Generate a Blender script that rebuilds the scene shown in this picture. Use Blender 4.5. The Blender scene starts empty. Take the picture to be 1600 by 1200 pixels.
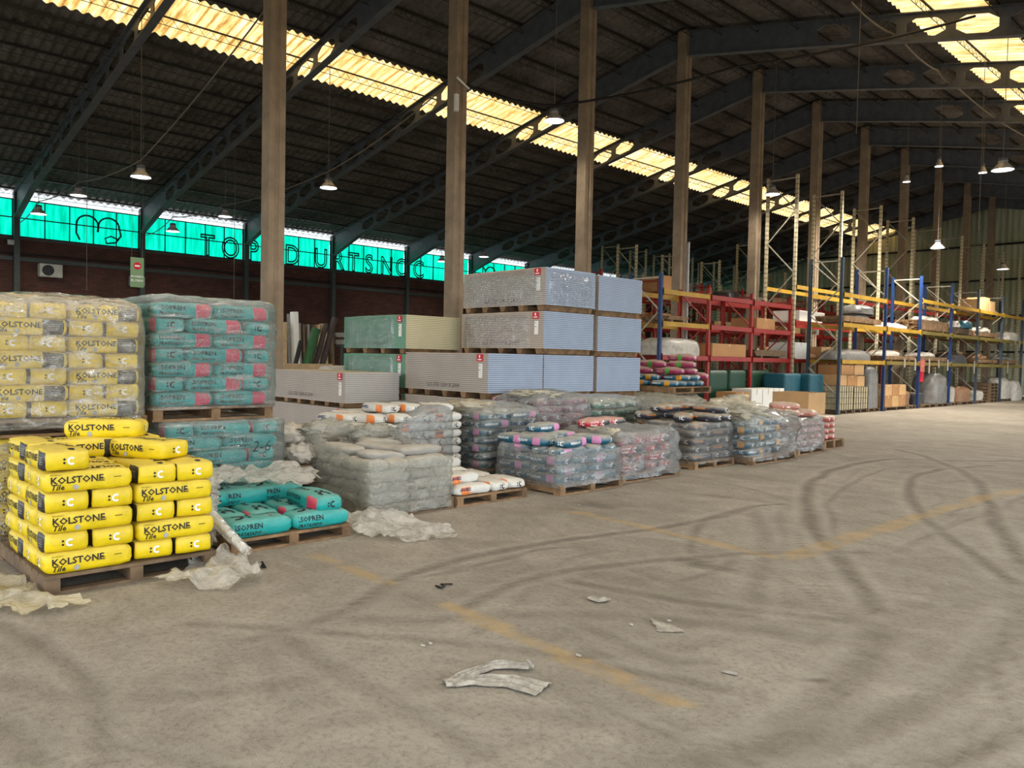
import bpy, bmesh, math, random
from mathutils import Vector, Matrix, noise
from mathutils.bvhtree import BVHTree
PI = math.pi
scene = bpy.context.scene
COL = scene.collection
rnd = random.Random(7)

# ------------------------------------------------------------------ camera
def cam_axes(yaw, pitch, roll):
    cy, sy = math.cos(yaw), math.sin(yaw)
    fwd = Vector((-sy*math.cos(pitch), cy*math.cos(pitch), math.sin(pitch)))
    right = Vector((cy, sy, 0)); up = right.cross(fwd)
    cr, sr = math.cos(roll), math.sin(roll)
    return right*cr + up*sr, up*cr - right*sr, fwd
r_, u_, f_ = cam_axes(math.radians(46.071), math.radians(-1.8638), math.radians(1.1758))
cd = bpy.data.cameras.new('camera'); cam = bpy.data.objects.new('camera', cd); COL.objects.link(cam)
cam.matrix_world = Matrix(((r_.x, u_.x, -f_.x, 0), (r_.y, u_.y, -f_.y, 0), (r_.z, u_.z, -f_.z, 1.5), (0, 0, 0, 1)))
cd.sensor_width = 36; cd.lens = 1236.53/1600*36; cd.clip_end = 300
scene.camera = cam
# ------------------------------------------------------------------ world, view, sun
w = bpy.data.worlds.new('world'); scene.world = w; w.use_nodes = True
bg = w.node_tree.nodes['Background']; bg.inputs[0].default_value = (0.86, 0.93, 1.0, 1); bg.inputs[1].default_value = 5.0
vs = scene.view_settings
vs.view_transform = 'Standard'; vs.look = 'None'; vs.gamma = 1; vs.use_curve_mapping = False; vs.exposure = 0.15
SKY_EMIT = 1.5; GREEN_EMIT = 1.5; LAMP_W = 420

# ------------------------------------------------------------------ building numbers
K = 1.45
WX = -31.74; EZ = 6.83; BZ = 5.36; RX = -13.03; RZ = 10.80; SP = 4.139; Y0 = 2.497; SL = 0.2119
YG = 50.0; YB = -9.0; XR = 2*RX - WX
def roofz(x): return RZ - SL*abs(x-RX)
def FY(k): return Y0 + SP*k

# ------------------------------------------------------------------ helpers
def srgb(r, g, b):
    def c(v):
        v /= 255.0
        return v/12.92 if v <= 0.04045 else ((v+0.055)/1.055)**2.4
    return (c(r), c(g), c(b), 1)
def tag(o, label=None, cat=None, group=None, kind=None):
    if label: o['label'] = label
    if cat: o['category'] = cat
    if group: o['group'] = group
    if kind: o['kind'] = kind
    return o
def obj(name, mesh, mat=None, parent=None, smooth=False):
    if isinstance(mesh, bmesh.types.BMesh):
        me = bpy.data.meshes.new(name); mesh.to_mesh(me); mesh.free()
    else: me = mesh
    o = bpy.data.objects.new(name, me); COL.objects.link(o)
    if mat:
        for m in (mat if isinstance(mat, (list, tuple)) else [mat]): me.materials.append(m)
    if parent: o.parent = parent
    if smooth: me.polygons.foreach_set('use_smooth', [True]*len(me.polygons))
    return o
def empty(name, loc=(0, 0, 0), rz=0):
    o = bpy.data.objects.new(name, None); COL.objects.link(o); o.location = loc; o.rotation_euler = (0, 0, rz)
    o.empty_display_size = .1
    return o
def dup(o, loc=None, rz=None, label=None, group=None, parent=None):
    c = o.copy(); COL.objects.link(c)
    if parent: c.parent = parent
    if loc is not None: c.location = loc
    if rz is not None: c.rotation_euler = (0, 0, rz)
    if label: c['label'] = label
    if group: c['group'] = group
    for ch in o.children: dup(ch, parent=c)
    return c
def box(bm, x0, x1, y0, y1, z0, z1, mi=0, M=None):
    vs_ = [bm.verts.new((M @ Vector(p)) if M else p) for p in ((x0, y0, z0), (x1, y0, z0), (x1, y1, z0), (x0, y1, z0), (x0, y0, z1), (x1, y0, z1), (x1, y1, z1), (x0, y1, z1))]
    for f in ((0, 3, 2, 1), (4, 5, 6, 7), (0, 1, 5, 4), (1, 2, 6, 5), (2, 3, 7, 6), (3, 0, 4, 7)):
        fc = bm.faces.new([vs_[i] for i in f]); fc.material_index = mi
def bar(bm, a, b, w, h=None, mi=0):
    a, b = Vector(a), Vector(b); h = h or w; d = b-a; L = d.length; d.normalize()
    ref = Vector((0, 0, 1)) if abs(d.z) < .95 else Vector((1, 0, 0))
    s = d.cross(ref).normalized(); t = s.cross(d)
    M = Matrix(((s.x, d.x, t.x, a.x), (s.y, d.y, t.y, a.y), (s.z, d.z, t.z, a.z), (0, 0, 0, 1)))
    box(bm, -w/2, w/2, 0, L, -h/2, h/2, mi, M)
def tube(bm, pts, r, n=6, mi=0):
    rings = []
    for i, p in enumerate(pts):
        p = Vector(p); d = (Vector(pts[min(i+1, len(pts)-1)]) - Vector(pts[max(i-1, 0)])).normalized()
        ref = Vector((0, 0, 1)) if abs(d.z) < .9 else Vector((1, 0, 0))
        s = d.cross(ref).normalized(); t = s.cross(d)
        rings.append([bm.verts.new(p + (s*math.cos(2*PI*j/n) + t*math.sin(2*PI*j/n))*r) for j in range(n)])
    for a, b in zip(rings, rings[1:]):
        for j in range(n):
            f = bm.faces.new((a[j], a[(j+1) % n], b[(j+1) % n], b[j])); f.material_index = mi; f.smooth = True
def lathe(bm, prof, n=24, c=(0, 0, 0), mi=0):
    rings = [[bm.verts.new((c[0]+r*math.cos(2*PI*j/n), c[1]+r*math.sin(2*PI*j/n), c[2]+z)) for j in range(n)] for r, z in prof]
    for a, b in zip(rings, rings[1:]):
        for j in range(n):
            f = bm.faces.new((a[j], a[(j+1) % n], b[(j+1) % n], b[j])); f.material_index = mi; f.smooth = True
def B(): return bmesh.new()
def bevel(o, w=.004, seg=1):
    m = o.modifiers.new('bevel', 'BEVEL'); m.width = w; m.segments = seg; m.limit_method = 'ANGLE'
    return o
ORD = ['bottom', 'second', 'third', 'fourth', 'fifth', 'sixth', 'seventh', 'eighth', 'ninth', 'tenth', 'eleventh', 'twelfth', 'thirteenth', 'fourteenth']
NTH = ['first', 'second', 'third', 'fourth', 'fifth', 'sixth', 'seventh', 'eighth', 'ninth', 'tenth', 'eleventh', 'twelfth', 'thirteenth', 'fourteenth', 'fifteenth', 'sixteenth', 'seventeenth', 'eighteenth', 'nineteenth', 'twentieth', 'twenty-first', 'twenty-second']

# ------------------------------------------------------------------ materials
class NT:
    def __init__(s, name):
        s.m = bpy.data.materials.new(name); s.m.use_nodes = True; s.t = s.m.node_tree; s.t.nodes.clear()
        s.out = s.t.nodes.new('ShaderNodeOutputMaterial')
    def n(s, typ, ins=None, **kw):
        nd = s.t.nodes.new('ShaderNode'+typ)
        for k_, v in kw.items(): setattr(nd, k_, v)
        for k_, v in (ins or {}).items():
            if isinstance(v, tuple) and len(v) == 2 and isinstance(v[0], bpy.types.Node): s.t.links.new(v[0].outputs[v[1]], nd.inputs[k_])
            elif isinstance(v, bpy.types.Node): s.t.links.new(v.outputs[0], nd.inputs[k_])
            else: nd.inputs[k_].default_value = v
        return nd
    def math(s, op, a, b=0.0, clamp=False):
        nd = s.t.nodes.new('ShaderNodeMath'); nd.operation = op; nd.use_clamp = clamp
        for i, v in enumerate((a, b)):
            if isinstance(v, tuple): s.t.links.new(v[0].outputs[v[1]], nd.inputs[i])
            elif isinstance(v, bpy.types.Node): s.t.links.new(v.outputs[0], nd.inputs[i])
            else: nd.inputs[i].default_value = v
        return nd
    def ramp(s, fac, stops):
        nd = s.t.nodes.new('ShaderNodeValToRGB'); s.t.links.new(fac.outputs[0] if isinstance(fac, bpy.types.Node) else fac[0].outputs[fac[1]], nd.inputs[0])
        el = nd.color_ramp.elements
        while len(el) < len(stops): el.new(.5)
        for e, (p, c) in zip(el, stops): e.position = p; e.color = c if len(c) == 4 else (*c, 1)
        return nd
    def mix(s, fac, a, b, typ='MIX'):
        nd = s.t.nodes.new('ShaderNodeMix'); nd.data_type = 'RGBA'; nd.blend_type = typ
        for i, v in ((0, fac), (6, a), (7, b)):
            if isinstance(v, tuple) and isinstance(v[0], bpy.types.Node): s.t.links.new(v[0].outputs[v[1]], nd.inputs[i])
            elif isinstance(v, bpy.types.Node): s.t.links.new(v.outputs[2] if v.bl_idname == 'ShaderNodeMix' else v.outputs[0], nd.inputs[i])
            else: nd.inputs[i].default_value = v
        return nd
    def noise(s, scale, detail=4, rough=.55, vec=None, co='Object', mscale=None, dist=0):
        if vec is None: vec = (s.n('TexCoord'), co)
        if mscale: vec = (s.n('Mapping', {'Vector': vec, 'Scale': mscale}), 0)
        return s.n('TexNoise', {'Vector': vec, 'Scale': scale, 'Detail': detail, 'Roughness': rough, 'Distortion': dist})
    def finish(s, sh):
        s.t.links.new(sh.outputs[0], s.out.inputs[0]); return s.m
def col_out(nd): return (nd, 2) if nd.bl_idname == 'ShaderNodeMix' else (nd, 0)
def simple(name, c, rough=.6, metal=0, var=.12, scale=8, bump=0, bscale=40, spec=.4, c2=None, co='Object'):
    s = NT(name); n1 = s.noise(scale, 5, .6, co=co)
    d = c2 or tuple(max(0, v*(1-var*2.2)) for v in c[:3])+(1,)
    r = s.ramp(n1, [(.3, d), (.65, c)])
    ins = {'Base Color': (r, 0), 'Roughness': rough, 'Metallic': metal, 'Specular IOR Level': spec}
    if bump:
        bn = s.n('Bump', {'Height': (s.noise(bscale, 4, .6), 0), 'Strength': bump, 'Distance': .01}); ins['Normal'] = bn
    return s.finish(s.n('BsdfPrincipled', ins))
def bagmat(name, c, rough=.42, dust=.18):
    s = NT(name); tc = s.n('TexCoord'); inf = s.n('ObjectInfo')
    off = s.n('VectorMath', {0: (tc, 'Object'), 1: (inf, 'Location')}, operation='ADD')
    n1 = s.noise(9, 5, .6, vec=(off, 0)); n2 = s.noise(38, 4, .6, vec=(off, 0), dist=1.0)
    sep = s.n('SeparateXYZ', {0: (s.n('NewGeometry'), 'Normal')})
    up = s.math('MULTIPLY', s.math('MAXIMUM', (sep, 2), 0), dust, True)
    dst = s.math('MULTIPLY', up, s.math('ADD', s.math('MULTIPLY', n1, 2.0), .1), True)
    dk = tuple(v*.82 for v in c[:3])+(1,)
    b = s.mix(dst, (s.ramp(n1, [(.3, dk), (.62, c)]), 0), srgb(200, 190, 170))
    bn = s.n('Bump', {'Height': (n2, 0), 'Strength': .35, 'Distance': .008})
    return s.finish(s.n('BsdfPrincipled', {'Base Color': (b, 2), 'Roughness': rough, 'Specular IOR Level': .45, 'Normal': bn}))
def film_mat(name, milk, tint, streak=(2, 2, 14), gloss=.10, topmilk=.35, gl=.5):
    s = NT(name); tc = s.n('TexCoord')
    mp = s.n('Mapping', {'Vector': (tc, 'Object'), 'Scale': streak})
    n1 = s.noise(2.2, 5, .6, vec=(mp, 0), dist=.8); n2 = s.noise(6, 3, .6, vec=(tc, 'Object'), dist=2.0); n3 = s.noise(30, 2, .5, vec=(mp, 0))
    sep = s.n('SeparateXYZ', {0: (s.n('NewGeometry'), 'Normal')})
    up = s.math('MULTIPLY', s.math('MAXIMUM', (sep, 2), 0), topmilk)  # upward faces milkier for settled dust and skylight glow put into the film
    v = s.math('ADD', s.math('MULTIPLY', s.math('SUBTRACT', n1, .5), .9), milk)
    v = s.math('ADD', s.math('ADD', v, s.math('MULTIPLY', s.math('SUBTRACT', n2, .5), .5)), up, True)
    v = s.math('MINIMUM', s.math('MAXIMUM', v, .04), .97)
    h = s.math('ADD', n1, s.math('MULTIPLY', n2, .8)); h = s.math('ADD', h, s.math('MULTIPLY', n3, .12))
    bn = s.n('Bump', {'Height': (h, 0), 'Strength': .9, 'Distance': .03})
    df = s.n('BsdfDiffuse', {'Color': tint, 'Normal': bn}); tl = s.n('BsdfTranslucent', {'Color': tint, 'Normal': bn})
    dd = s.n('MixShader', {0: .25, 1: df, 2: tl}); tr = s.n('BsdfTransparent', {'Color': (1, 1, 1, 1)})
    m1 = s.n('MixShader', {0: v, 1: tr, 2: dd})
    g = s.n('BsdfGlossy', {'Color': (1, 1, 1, 1), 'Roughness': gloss, 'Normal': bn})
    fr = s.math('MULTIPLY', (s.n('LayerWeight', {'Blend': .25, 'Normal': bn}), 0), gl, True)
    sk = s.math('MULTIPLY', s.math('MULTIPLY', s.math('SUBTRACT', n1, .55), 6.0, True), .32*gl, True)
    return s.finish(s.n('MixShader', {0: s.math('ADD', s.math('ADD', fr, sk), .05, True), 1: m1, 2: g}))

def emis(name, c, st):
    s = NT(name); return s.finish(s.n('Emission', {'Color': c, 'Strength': st}))

M = {}
M['concrete_col'] = simple('concrete_column', srgb(158, 138, 114), .85, var=.16, scale=3, bump=.3)
M['steel_dark'] = simple('dark_painted_steel', srgb(98, 102, 108), .5, var=.15, scale=4)
M['steel_post'] = simple('wall_post_steel', srgb(60, 66, 62), .5)
M['purlin'] = simple('rusty_lattice_steel', srgb(52, 46, 42), .6)
M['black'] = simple('black_paint', srgb(18, 18, 18), .5)
M['wood'] = simple('pallet_wood', srgb(152, 120, 86), .8, var=.35, scale=5, bump=.3)
M['wood_old'] = simple('weathered_wood', srgb(120, 98, 74), .8, var=.25, scale=5, bump=.3)
M['carton'] = simple('cardboard', srgb(176, 130, 84), .8, var=.08, scale=3)
M['carton2'] = simple('pale_cardboard', srgb(200, 160, 112), .8, var=.08, scale=3)
M['tape'] = simple('packing_tape', srgb(205, 180, 140), .3)
M['white'] = simple('white_card', srgb(232, 230, 222), .7, var=.04)
M['red'] = simple('red_label', srgb(200, 22, 38), .5, var=.05)
M['ink'] = simple('dark_ink', srgb(35, 32, 34), .7, var=.03)
M['ink_soft'] = simple('stamped_ink', srgb(92, 84, 80), .8, var=.1)
M['navy'] = simple('navy_ink', srgb(26, 42, 92), .6, var=.03)
M['whiteink'] = simple('white_ink', srgb(238, 238, 235), .5, var=.03)
M['orangeink'] = simple('orange_ink', srgb(232, 150, 60), .5, var=.05)
M['redink'] = simple('red_ink', srgb(190, 60, 60), .6, var=.05)
M['film_clear'] = film_mat('clear_stretch_film', .09, srgb(212, 216, 210), topmilk=.45, gl=.9)
M['film_shiny'] = film_mat('shiny_stretch_film', .20, srgb(215, 210, 192), streak=(2.5, 2.5, 7), gloss=.09, topmilk=.55, gl=1.6)
M['film_milky'] = film_mat('milky_dusty_film', .44, srgb(178, 176, 160), streak=(1.5, 1.5, 5), gloss=.25, topmilk=.2, gl=.3)
M['film_grey'] = film_mat('grey_wrap_film', .42, srgb(150, 154, 152), streak=(1.5, 1.5, 4), gloss=.2, topmilk=.45, gl=.4)
M['film_loose'] = film_mat('loose_plastic_sheet', .42, srgb(226, 222, 212), streak=(3, 3, 3), gloss=.18, topmilk=.15, gl=.5)
M['film_cream'] = film_mat('dusty_skylight_tinted_film', .66, srgb(214, 204, 178), streak=(3, 3, 4), gloss=.25, topmilk=.2, gl=.4)  # cream tint: dust plus the skylight's warm light put into the colour
M['cable'] = simple('grey_cable', srgb(120, 112, 104), .6)
M['cable_black'] = simple('black_cable', srgb(20, 19, 18), .5)
M['galv'] = simple('galvanised_steel', srgb(150, 150, 146), .4, metal=.6)
M['rack_blue'] = simple('blue_rack_steel', srgb(30, 58, 108), .45, var=.15, scale=6)
M['rack_red'] = simple('red_rack_steel', srgb(160, 42, 36), .45, var=.15, scale=6)
M['rack_yellow'] = simple('yellow_rack_beam', srgb(190, 148, 42), .5, var=.15, scale=3)
M['rack_olive'] = simple('dusty_olive_rack_beam', srgb(128, 112, 48), .6, var=.15, scale=3)
M['rack_slate'] = simple('slate_rack_steel', srgb(64, 78, 92), .45, var=.15, scale=6)

def cream_mat():
    s = NT('cream_perforated_rack_steel'); sep = s.n('SeparateXYZ', {0: (s.n('TexCoord'), 'Object')})
    f = s.math('FRACT', s.math('MULTIPLY', (sep, 2), 1/.15)); d = s.math('LESS_THAN', f, .3)
    b = s.mix(s.math('MULTIPLY', d, .55), srgb(206, 194, 160), srgb(96, 88, 72))
    return s.finish(s.n('BsdfPrincipled', {'Base Color': (b, 2), 'Roughness': .5}))
M['rack_cream'] = cream_mat()
M['brace'] = simple('grey_brace_steel', srgb(172, 166, 148), .5, var=.12)

def roof_mat():
    s = NT('fibre_cement_sheet'); g = s.n('NewGeometry'); sep = s.n('SeparateXYZ', {0: (g, 'Position')})
    n1 = s.noise(.6, 6, .65, vec=(g, 'Position')); n2 = s.noise(7, 3, .6, vec=(g, 'Position'))
    c = s.ramp(s.math('ADD', s.math('MULTIPLY', n1, .7), s.math('MULTIPLY', n2, .3)), [(.35, srgb(66, 62, 59)), (.65, srgb(120, 116, 112))])
    return s.finish(s.n('BsdfPrincipled', {'Base Color': (c, 0), 'Roughness': .9, 'Specular IOR Level': .15}))
M['roof'] = roof_mat()
def skylight_mat():
    s = NT('translucent_skylight_sheet'); g = s.n('NewGeometry')
    mp = s.n('Mapping', {'Vector': (g, 'Position'), 'Scale': (1.2, 8, 1)})
    n1 = s.noise(1.0, 6, .7, vec=(mp, 0)); sep = s.n('SeparateXYZ', {0: (g, 'Position')})
    rib = s.math('SINE', s.math('MULTIPLY', (sep, 1), 2*PI/.25))
    v = s.math('ADD', s.math('MULTIPLY', n1, 1.0), s.math('MULTIPLY', rib, .09))
    c = s.ramp(v, [(.34, srgb(170, 120, 56)), (.47, srgb(232, 186, 110)), (.60, srgb(250, 222, 158)), (.78, srgb(255, 246, 220))])
    return s.finish(s.n('Emission', {'Color': (c, 0), 'Strength': SKY_EMIT}))
M['skylight'] = skylight_mat()
def green_mat():
    s = NT('green_translucent_sheet'); g = s.n('NewGeometry')
    mp = s.n('Mapping', {'Vector': (g, 'Position'), 'Scale': (1, 6, .6)})
    n1 = s.noise(1.2, 5, .6, vec=(mp, 0))
    c = s.ramp(n1, [(.3, srgb(0, 160, 128)), (.5, srgb(0, 206, 170)), (.7, srgb(30, 224, 194))])
    return s.finish(s.n('Emission', {'Color': (c, 0), 'Strength': GREEN_EMIT}))
M['green'] = green_mat()
def brick_mat():
    s = NT('dark_brick_wall'); g = s.n('NewGeometry'); sep = s.n('SeparateXYZ', {0: (g, 'Position')})
    v = s.n('CombineXYZ', {0: (sep, 1), 1: (sep, 2), 2: 0.0})
    br = s.n('TexBrick', {'Vector': (v, 0), 'Color1': srgb(96, 56, 42), 'Color2': srgb(72, 42, 34), 'Mortar': srgb(60, 46, 40), 'Scale': 1.0, 'Mortar Size': .012, 'Brick Width': .28, 'Row Height': .085})
    n1 = s.noise(1.3, 5, .6, vec=(g, 'Position'))
    c = s.mix(.7, (br, 0), (s.ramp(n1, [(.3, (.45, .42, .4, 1)), (.7, (1, 1, 1, 1))]), 0), 'MULTIPLY')
    return s.finish(s.n('BsdfPrincipled', {'Base Color': (c, 2), 'Roughness': .9}))
M['brick'] = brick_mat()
def sheet_mat():
    s = NT('green_grey_metal_cladding'); g = s.n('NewGeometry')
    n1 = s.noise(.8, 6, .6, vec=(s.n('Mapping', {'Vector': (g, 'Position'), 'Scale': (3, 3, .3)}), 0))
    return s.finish(s.n('BsdfPrincipled', {'Base Color': (s.ramp(n1, [(.3, srgb(150, 154, 126)), (.7, srgb(192, 192, 162))]), 0), 'Roughness': .6}))
M['cladding'] = sheet_mat()
def floor_mat():
    s = NT('dusty_concrete_floor'); g = s.n('NewGeometry'); P = (g, 'Position')
    at = s.n('Attribute', attribute_name='track'); ay = s.n('Attribute', attribute_name='paint'); ar = s.n('Attribute', attribute_name='dust')
    n1 = s.noise(.35, 6, .6, vec=P); n2 = s.noise(3.2, 8, .68, vec=P, dist=.6); n3 = s.noise(28, 5, .7, vec=P); n4 = s.noise(140, 2, .6, vec=P)
    n5 = s.noise(1.1, 6, .7, vec=(s.n('Mapping', {'Vector': P, 'Scale': (1, 1.7, 1), 'Rotation': (0, 0, .8)}), 0), dist=1.2)
    n6 = s.noise(5, 4, .65, vec=(s.n('Mapping', {'Vector': P, 'Scale': (1, 1.5, 1), 'Rotation': (0, 0, -.5)}), 0), dist=.8)
    b = s.math('ADD', s.math('MULTIPLY', n1, .35), s.math('MULTIPLY', n2, .3)); b = s.math('ADD', b, s.math('MULTIPLY', n5, .35))
    c = s.ramp(b, [(.38, srgb(122, 114, 101)), (.5, srgb(146, 138, 125)), (.62, srgb(166, 158, 143))])
    c = s.mix(s.math('MULTIPLY', s.math('SUBTRACT', n3, .47), 2.6, True), (c, 0), srgb(100, 93, 82))
    c = s.mix(s.math('MULTIPLY', s.math('GREATER_THAN', n4, .64), .35), (c, 2), srgb(205, 198, 182))
    tv = s.math('MULTIPLY', (at, 'Fac'), s.math('MULTIPLY', s.math('SUBTRACT', s.math('ADD', s.math('MULTIPLY', n2, .6), s.math('MULTIPLY', n6, .9)), .42), 2.6), True)
    c = s.mix(s.math('MULTIPLY', tv, .75), (c, 2), srgb(92, 84, 73))
    dv = s.math('MULTIPLY', (ar, 'Fac'), s.math('ADD', s.math('MULTIPLY', n3, 1.2), .0), True)
    c = s.mix(s.math('MULTIPLY', dv, .7), (c, 2), srgb(190, 182, 166))
    yv = s.math('MULTIPLY', (ay, 'Fac'), s.math('MULTIPLY', s.math('SUBTRACT', s.math('ADD', n2, s.math('MULTIPLY', n3, .5)), .58), 5.0, True), True)
    c = s.mix(s.math('MULTIPLY', yv, .42), (c, 2), srgb(186, 150, 84))
    h = s.math('ADD', s.math('MULTIPLY', n3, .5), s.math('MULTIPLY', n2, .9)); h = s.math('SUBTRACT', h, s.math('MULTIPLY', tv, .7)); h = s.math('ADD', h, s.math('MULTIPLY', dv, .6))
    bn = s.n('Bump', {'Height': (h, 0), 'Strength': .8, 'Distance': .022})
    return s.finish(s.n('BsdfPrincipled', {'Base Color': (c, 2), 'Roughness': .82, 'Specular IOR Level': .25, 'Normal': bn}))
M['floor'] = floor_mat()

# ------------------------------------------------------------------ floor with tyre tracks
def seg_d(px, py, pts):
    best = 1e9
    for (ax, ay), (bx, by) in zip(pts, pts[1:]):
        dx, dy = bx-ax, by-ay; L = dx*dx+dy*dy
        t = max(0, min(1, ((px-ax)*dx+(py-ay)*dy)/L)) if L else 0
        d = math.hypot(px-ax-t*dx, py-ay-t*dy)
        if d < best: best = d
    return best
TRACKS = [
    ([(-3.46, 14.95), (-4.28, 13.77), (-4.85, 13.3), (-5.0, 12.42), (-4.9, 11.07), (-4.64, 9.93), (-4.22, 8.88), (-3.41, 7.29), (-2.83, 6.38), (-2.38, 5.71), (-2.11, 5.31), (-1.92, 5.0)], 0.09, 1),
    ([(-3.52, 13.45), (-4.43, 12.17), (-4.34, 10.81), (-4.06, 9.46), (-3.77, 8.46), (-3.21, 7.3), (-2.71, 6.36), (-2.3, 5.67)], 0.05, 0.6),
    ([(-3.6, 13.76), (-3.94, 12.69), (-3.9, 11.41), (-3.55, 10.14), (-3.1, 9.02), (-2.68, 8.22), (-2.23, 7.49), (-1.87, 6.91), (-1.52, 6.36)], 0.08, 0.9),
    ([(-5.41, 14.83), (-4.6, 14.01), (-3.94, 12.97), (-3.42, 12.07), (-2.96, 10.94), (-2.37, 9.12), (-1.92, 7.88), (-1.61, 7.07)], 0.09, 0.9),
    ([(-3.44, 5.3), (-3.81, 5.91), (-4.17, 6.81), (-4.18, 7.62), (-4.03, 7.97)], 0.06, 0.8),
    ([(-3.55, 3.08), (-3.71, 3.5), (-3.74, 3.94), (-3.73, 4.27), (-3.59, 4.65), (-3.45, 5.05), (-3.05, 5.78), (-2.57, 6.45)], 0.07, 0.7),
    ([(-4.03, 2.61), (-4.16, 2.86), (-4.35, 3.25), (-4.45, 3.67), (-4.48, 4.08), (-4.37, 4.83), (-4.22, 5.68), (-4.11, 6.54), (-4.18, 7.62)], 0.07, 0.9),
    ([(-3.94, 2.62), (-4.23, 3.22), (-4.23, 3.61), (-4.31, 4.39), (-4.15, 4.75)], 0.04, 0.6),
    ([(-3.49, 4.0), (-3.23, 4.08), (-2.75, 4.22), (-2.32, 4.43), (-1.92, 4.63)], 0.07, 0.6),
    ([(-1.72, 4.54), (-1.61, 4.09), (-1.54, 3.63), (-1.5, 3.23), (-1.52, 2.83), (-1.59, 2.57)], 0.12, 0.8),
    ([(-1.31, 5.82), (-1.18, 4.65), (-1.18, 4.05), (-1.25, 3.52), (-1.38, 3.06), (-1.53, 2.71)], 0.12, 0.7),
    ([(-0.84, 3.81), (-0.86, 3.58), (-0.91, 3.41), (-0.97, 3.23)], 0.06, 0.9),
    ([(-4.97, 0.97), (-4.52, 1.05), (-4.04, 1.09), (-3.57, 1.06), (-3.05, 0.92)], 0.07, 0.6),
    ([(-3.61, 0.7), (-3.24, 0.75)], 0.07, 0.6),
    ([(-4.15, 0.81), (-3.74, 0.96), (-3.42, 1.38), (-3.2, 1.89)], 0.08, 0.35),
    ([(-3.9, 1.84), (-3.9, 2.06), (-3.94, 2.4), (-4.13, 2.89), (-4.32, 3.23)], 0.05, 0.6),
    ([(-3.93, 2.04), (-3.11, 2.0), (-2.66, 2.0), (-2.17, 1.99)], 0.08, 0.5),
    ([(-3.82, 2.49), (-3.46, 2.86), (-3.24, 3.26), (-2.9, 3.62), (-2.45, 3.93), (-1.84, 4.24)], 0.1, 0.6),
    ([(-3.09, 2.65), (-2.74, 2.91), (-2.45, 3.32), (-2.15, 4.11), (-1.83, 5.11), (-1.37, 6.07)], 0.1, 0.4),
    ([(-4.22, 7.57), (-3.5, 6.51), (-3.0, 5.68), (-2.62, 4.81), (-2.36, 4.3)], 0.09, 0.5),
    ([(-3.83, 7.51), (-2.82, 5.6), (-2.37, 4.68)], 0.06, 0.4),
    ([(-2.8, 1.14), (-2.81, 1.66), (-2.56, 2.12), (-2.15, 2.49), (-1.87, 2.55)], 0.1, 0.4),
    ([(-5.44, 5.45), (-4.23, 4.83), (-3.64, 4.6), (-2.76, 4.42)], 0.06, 0.35),
    ([(-2.97, 3.41), (-2.68, 3.34), (-2.34, 3.31), (-2.15, 3.46)], 0.07, 0.5),
    ([(-2.48, 10.81), (-2.41, 9.62), (-2.42, 8.79), (-2.47, 8.01), (-2.42, 6.71)], 0.06, 0.5),
    ([(-3.34, 2.5), (-3.18, 2.91), (-3.91, 4.26), (-3.89, 4.91)], 0.05, 0.4),
    ([(-1.0, 3.16), (-0.95, 3.6), (-0.91, 4.1)], 0.1, 0.5),
]
PAINT = [
    ((-5.22, 3.02), (-4.26, 3.03), 0.07),
    ((-3.67, 3.03), (-2.54, 2.95), 0.06),
    ((-2.54, 2.95), (-1.98, 2.93), 0.06),
    ((-5.13, 5.85), (-4.32, 5.81), 0.06),
    ((-4.32, 5.81), (-3.02, 5.72), 0.06),
    ((-2.88, 5.76), (-2.78, 9.95), 0.09),
    ((-2.78, 9.95), (-2.62, 11.39), 0.09),
]
STAINS = [(-3.36, 5.08, 0.08, 1.3), (-3.19, 5.03, 0.07, 1.3), (-3.05, 5.04, 0.06, 1.3), (-3.06, 5.70, 0.05, 1.2), (-5.23, 6.26, 0.16, 0.9), (-5.04, 6.50, 0.1, 0.5), (-5.31, 9.49, 0.3, 0.5), (-1.64, 3.63, 0.02, 1.2), (-1.67, 3.58, 0.02, 1), (-2.59, 3.02, 0.03, 1.3), (-1.55, 5.44, 0.05, 0.8), (-4.74, 7.78, 0.1, 0.6)]
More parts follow.
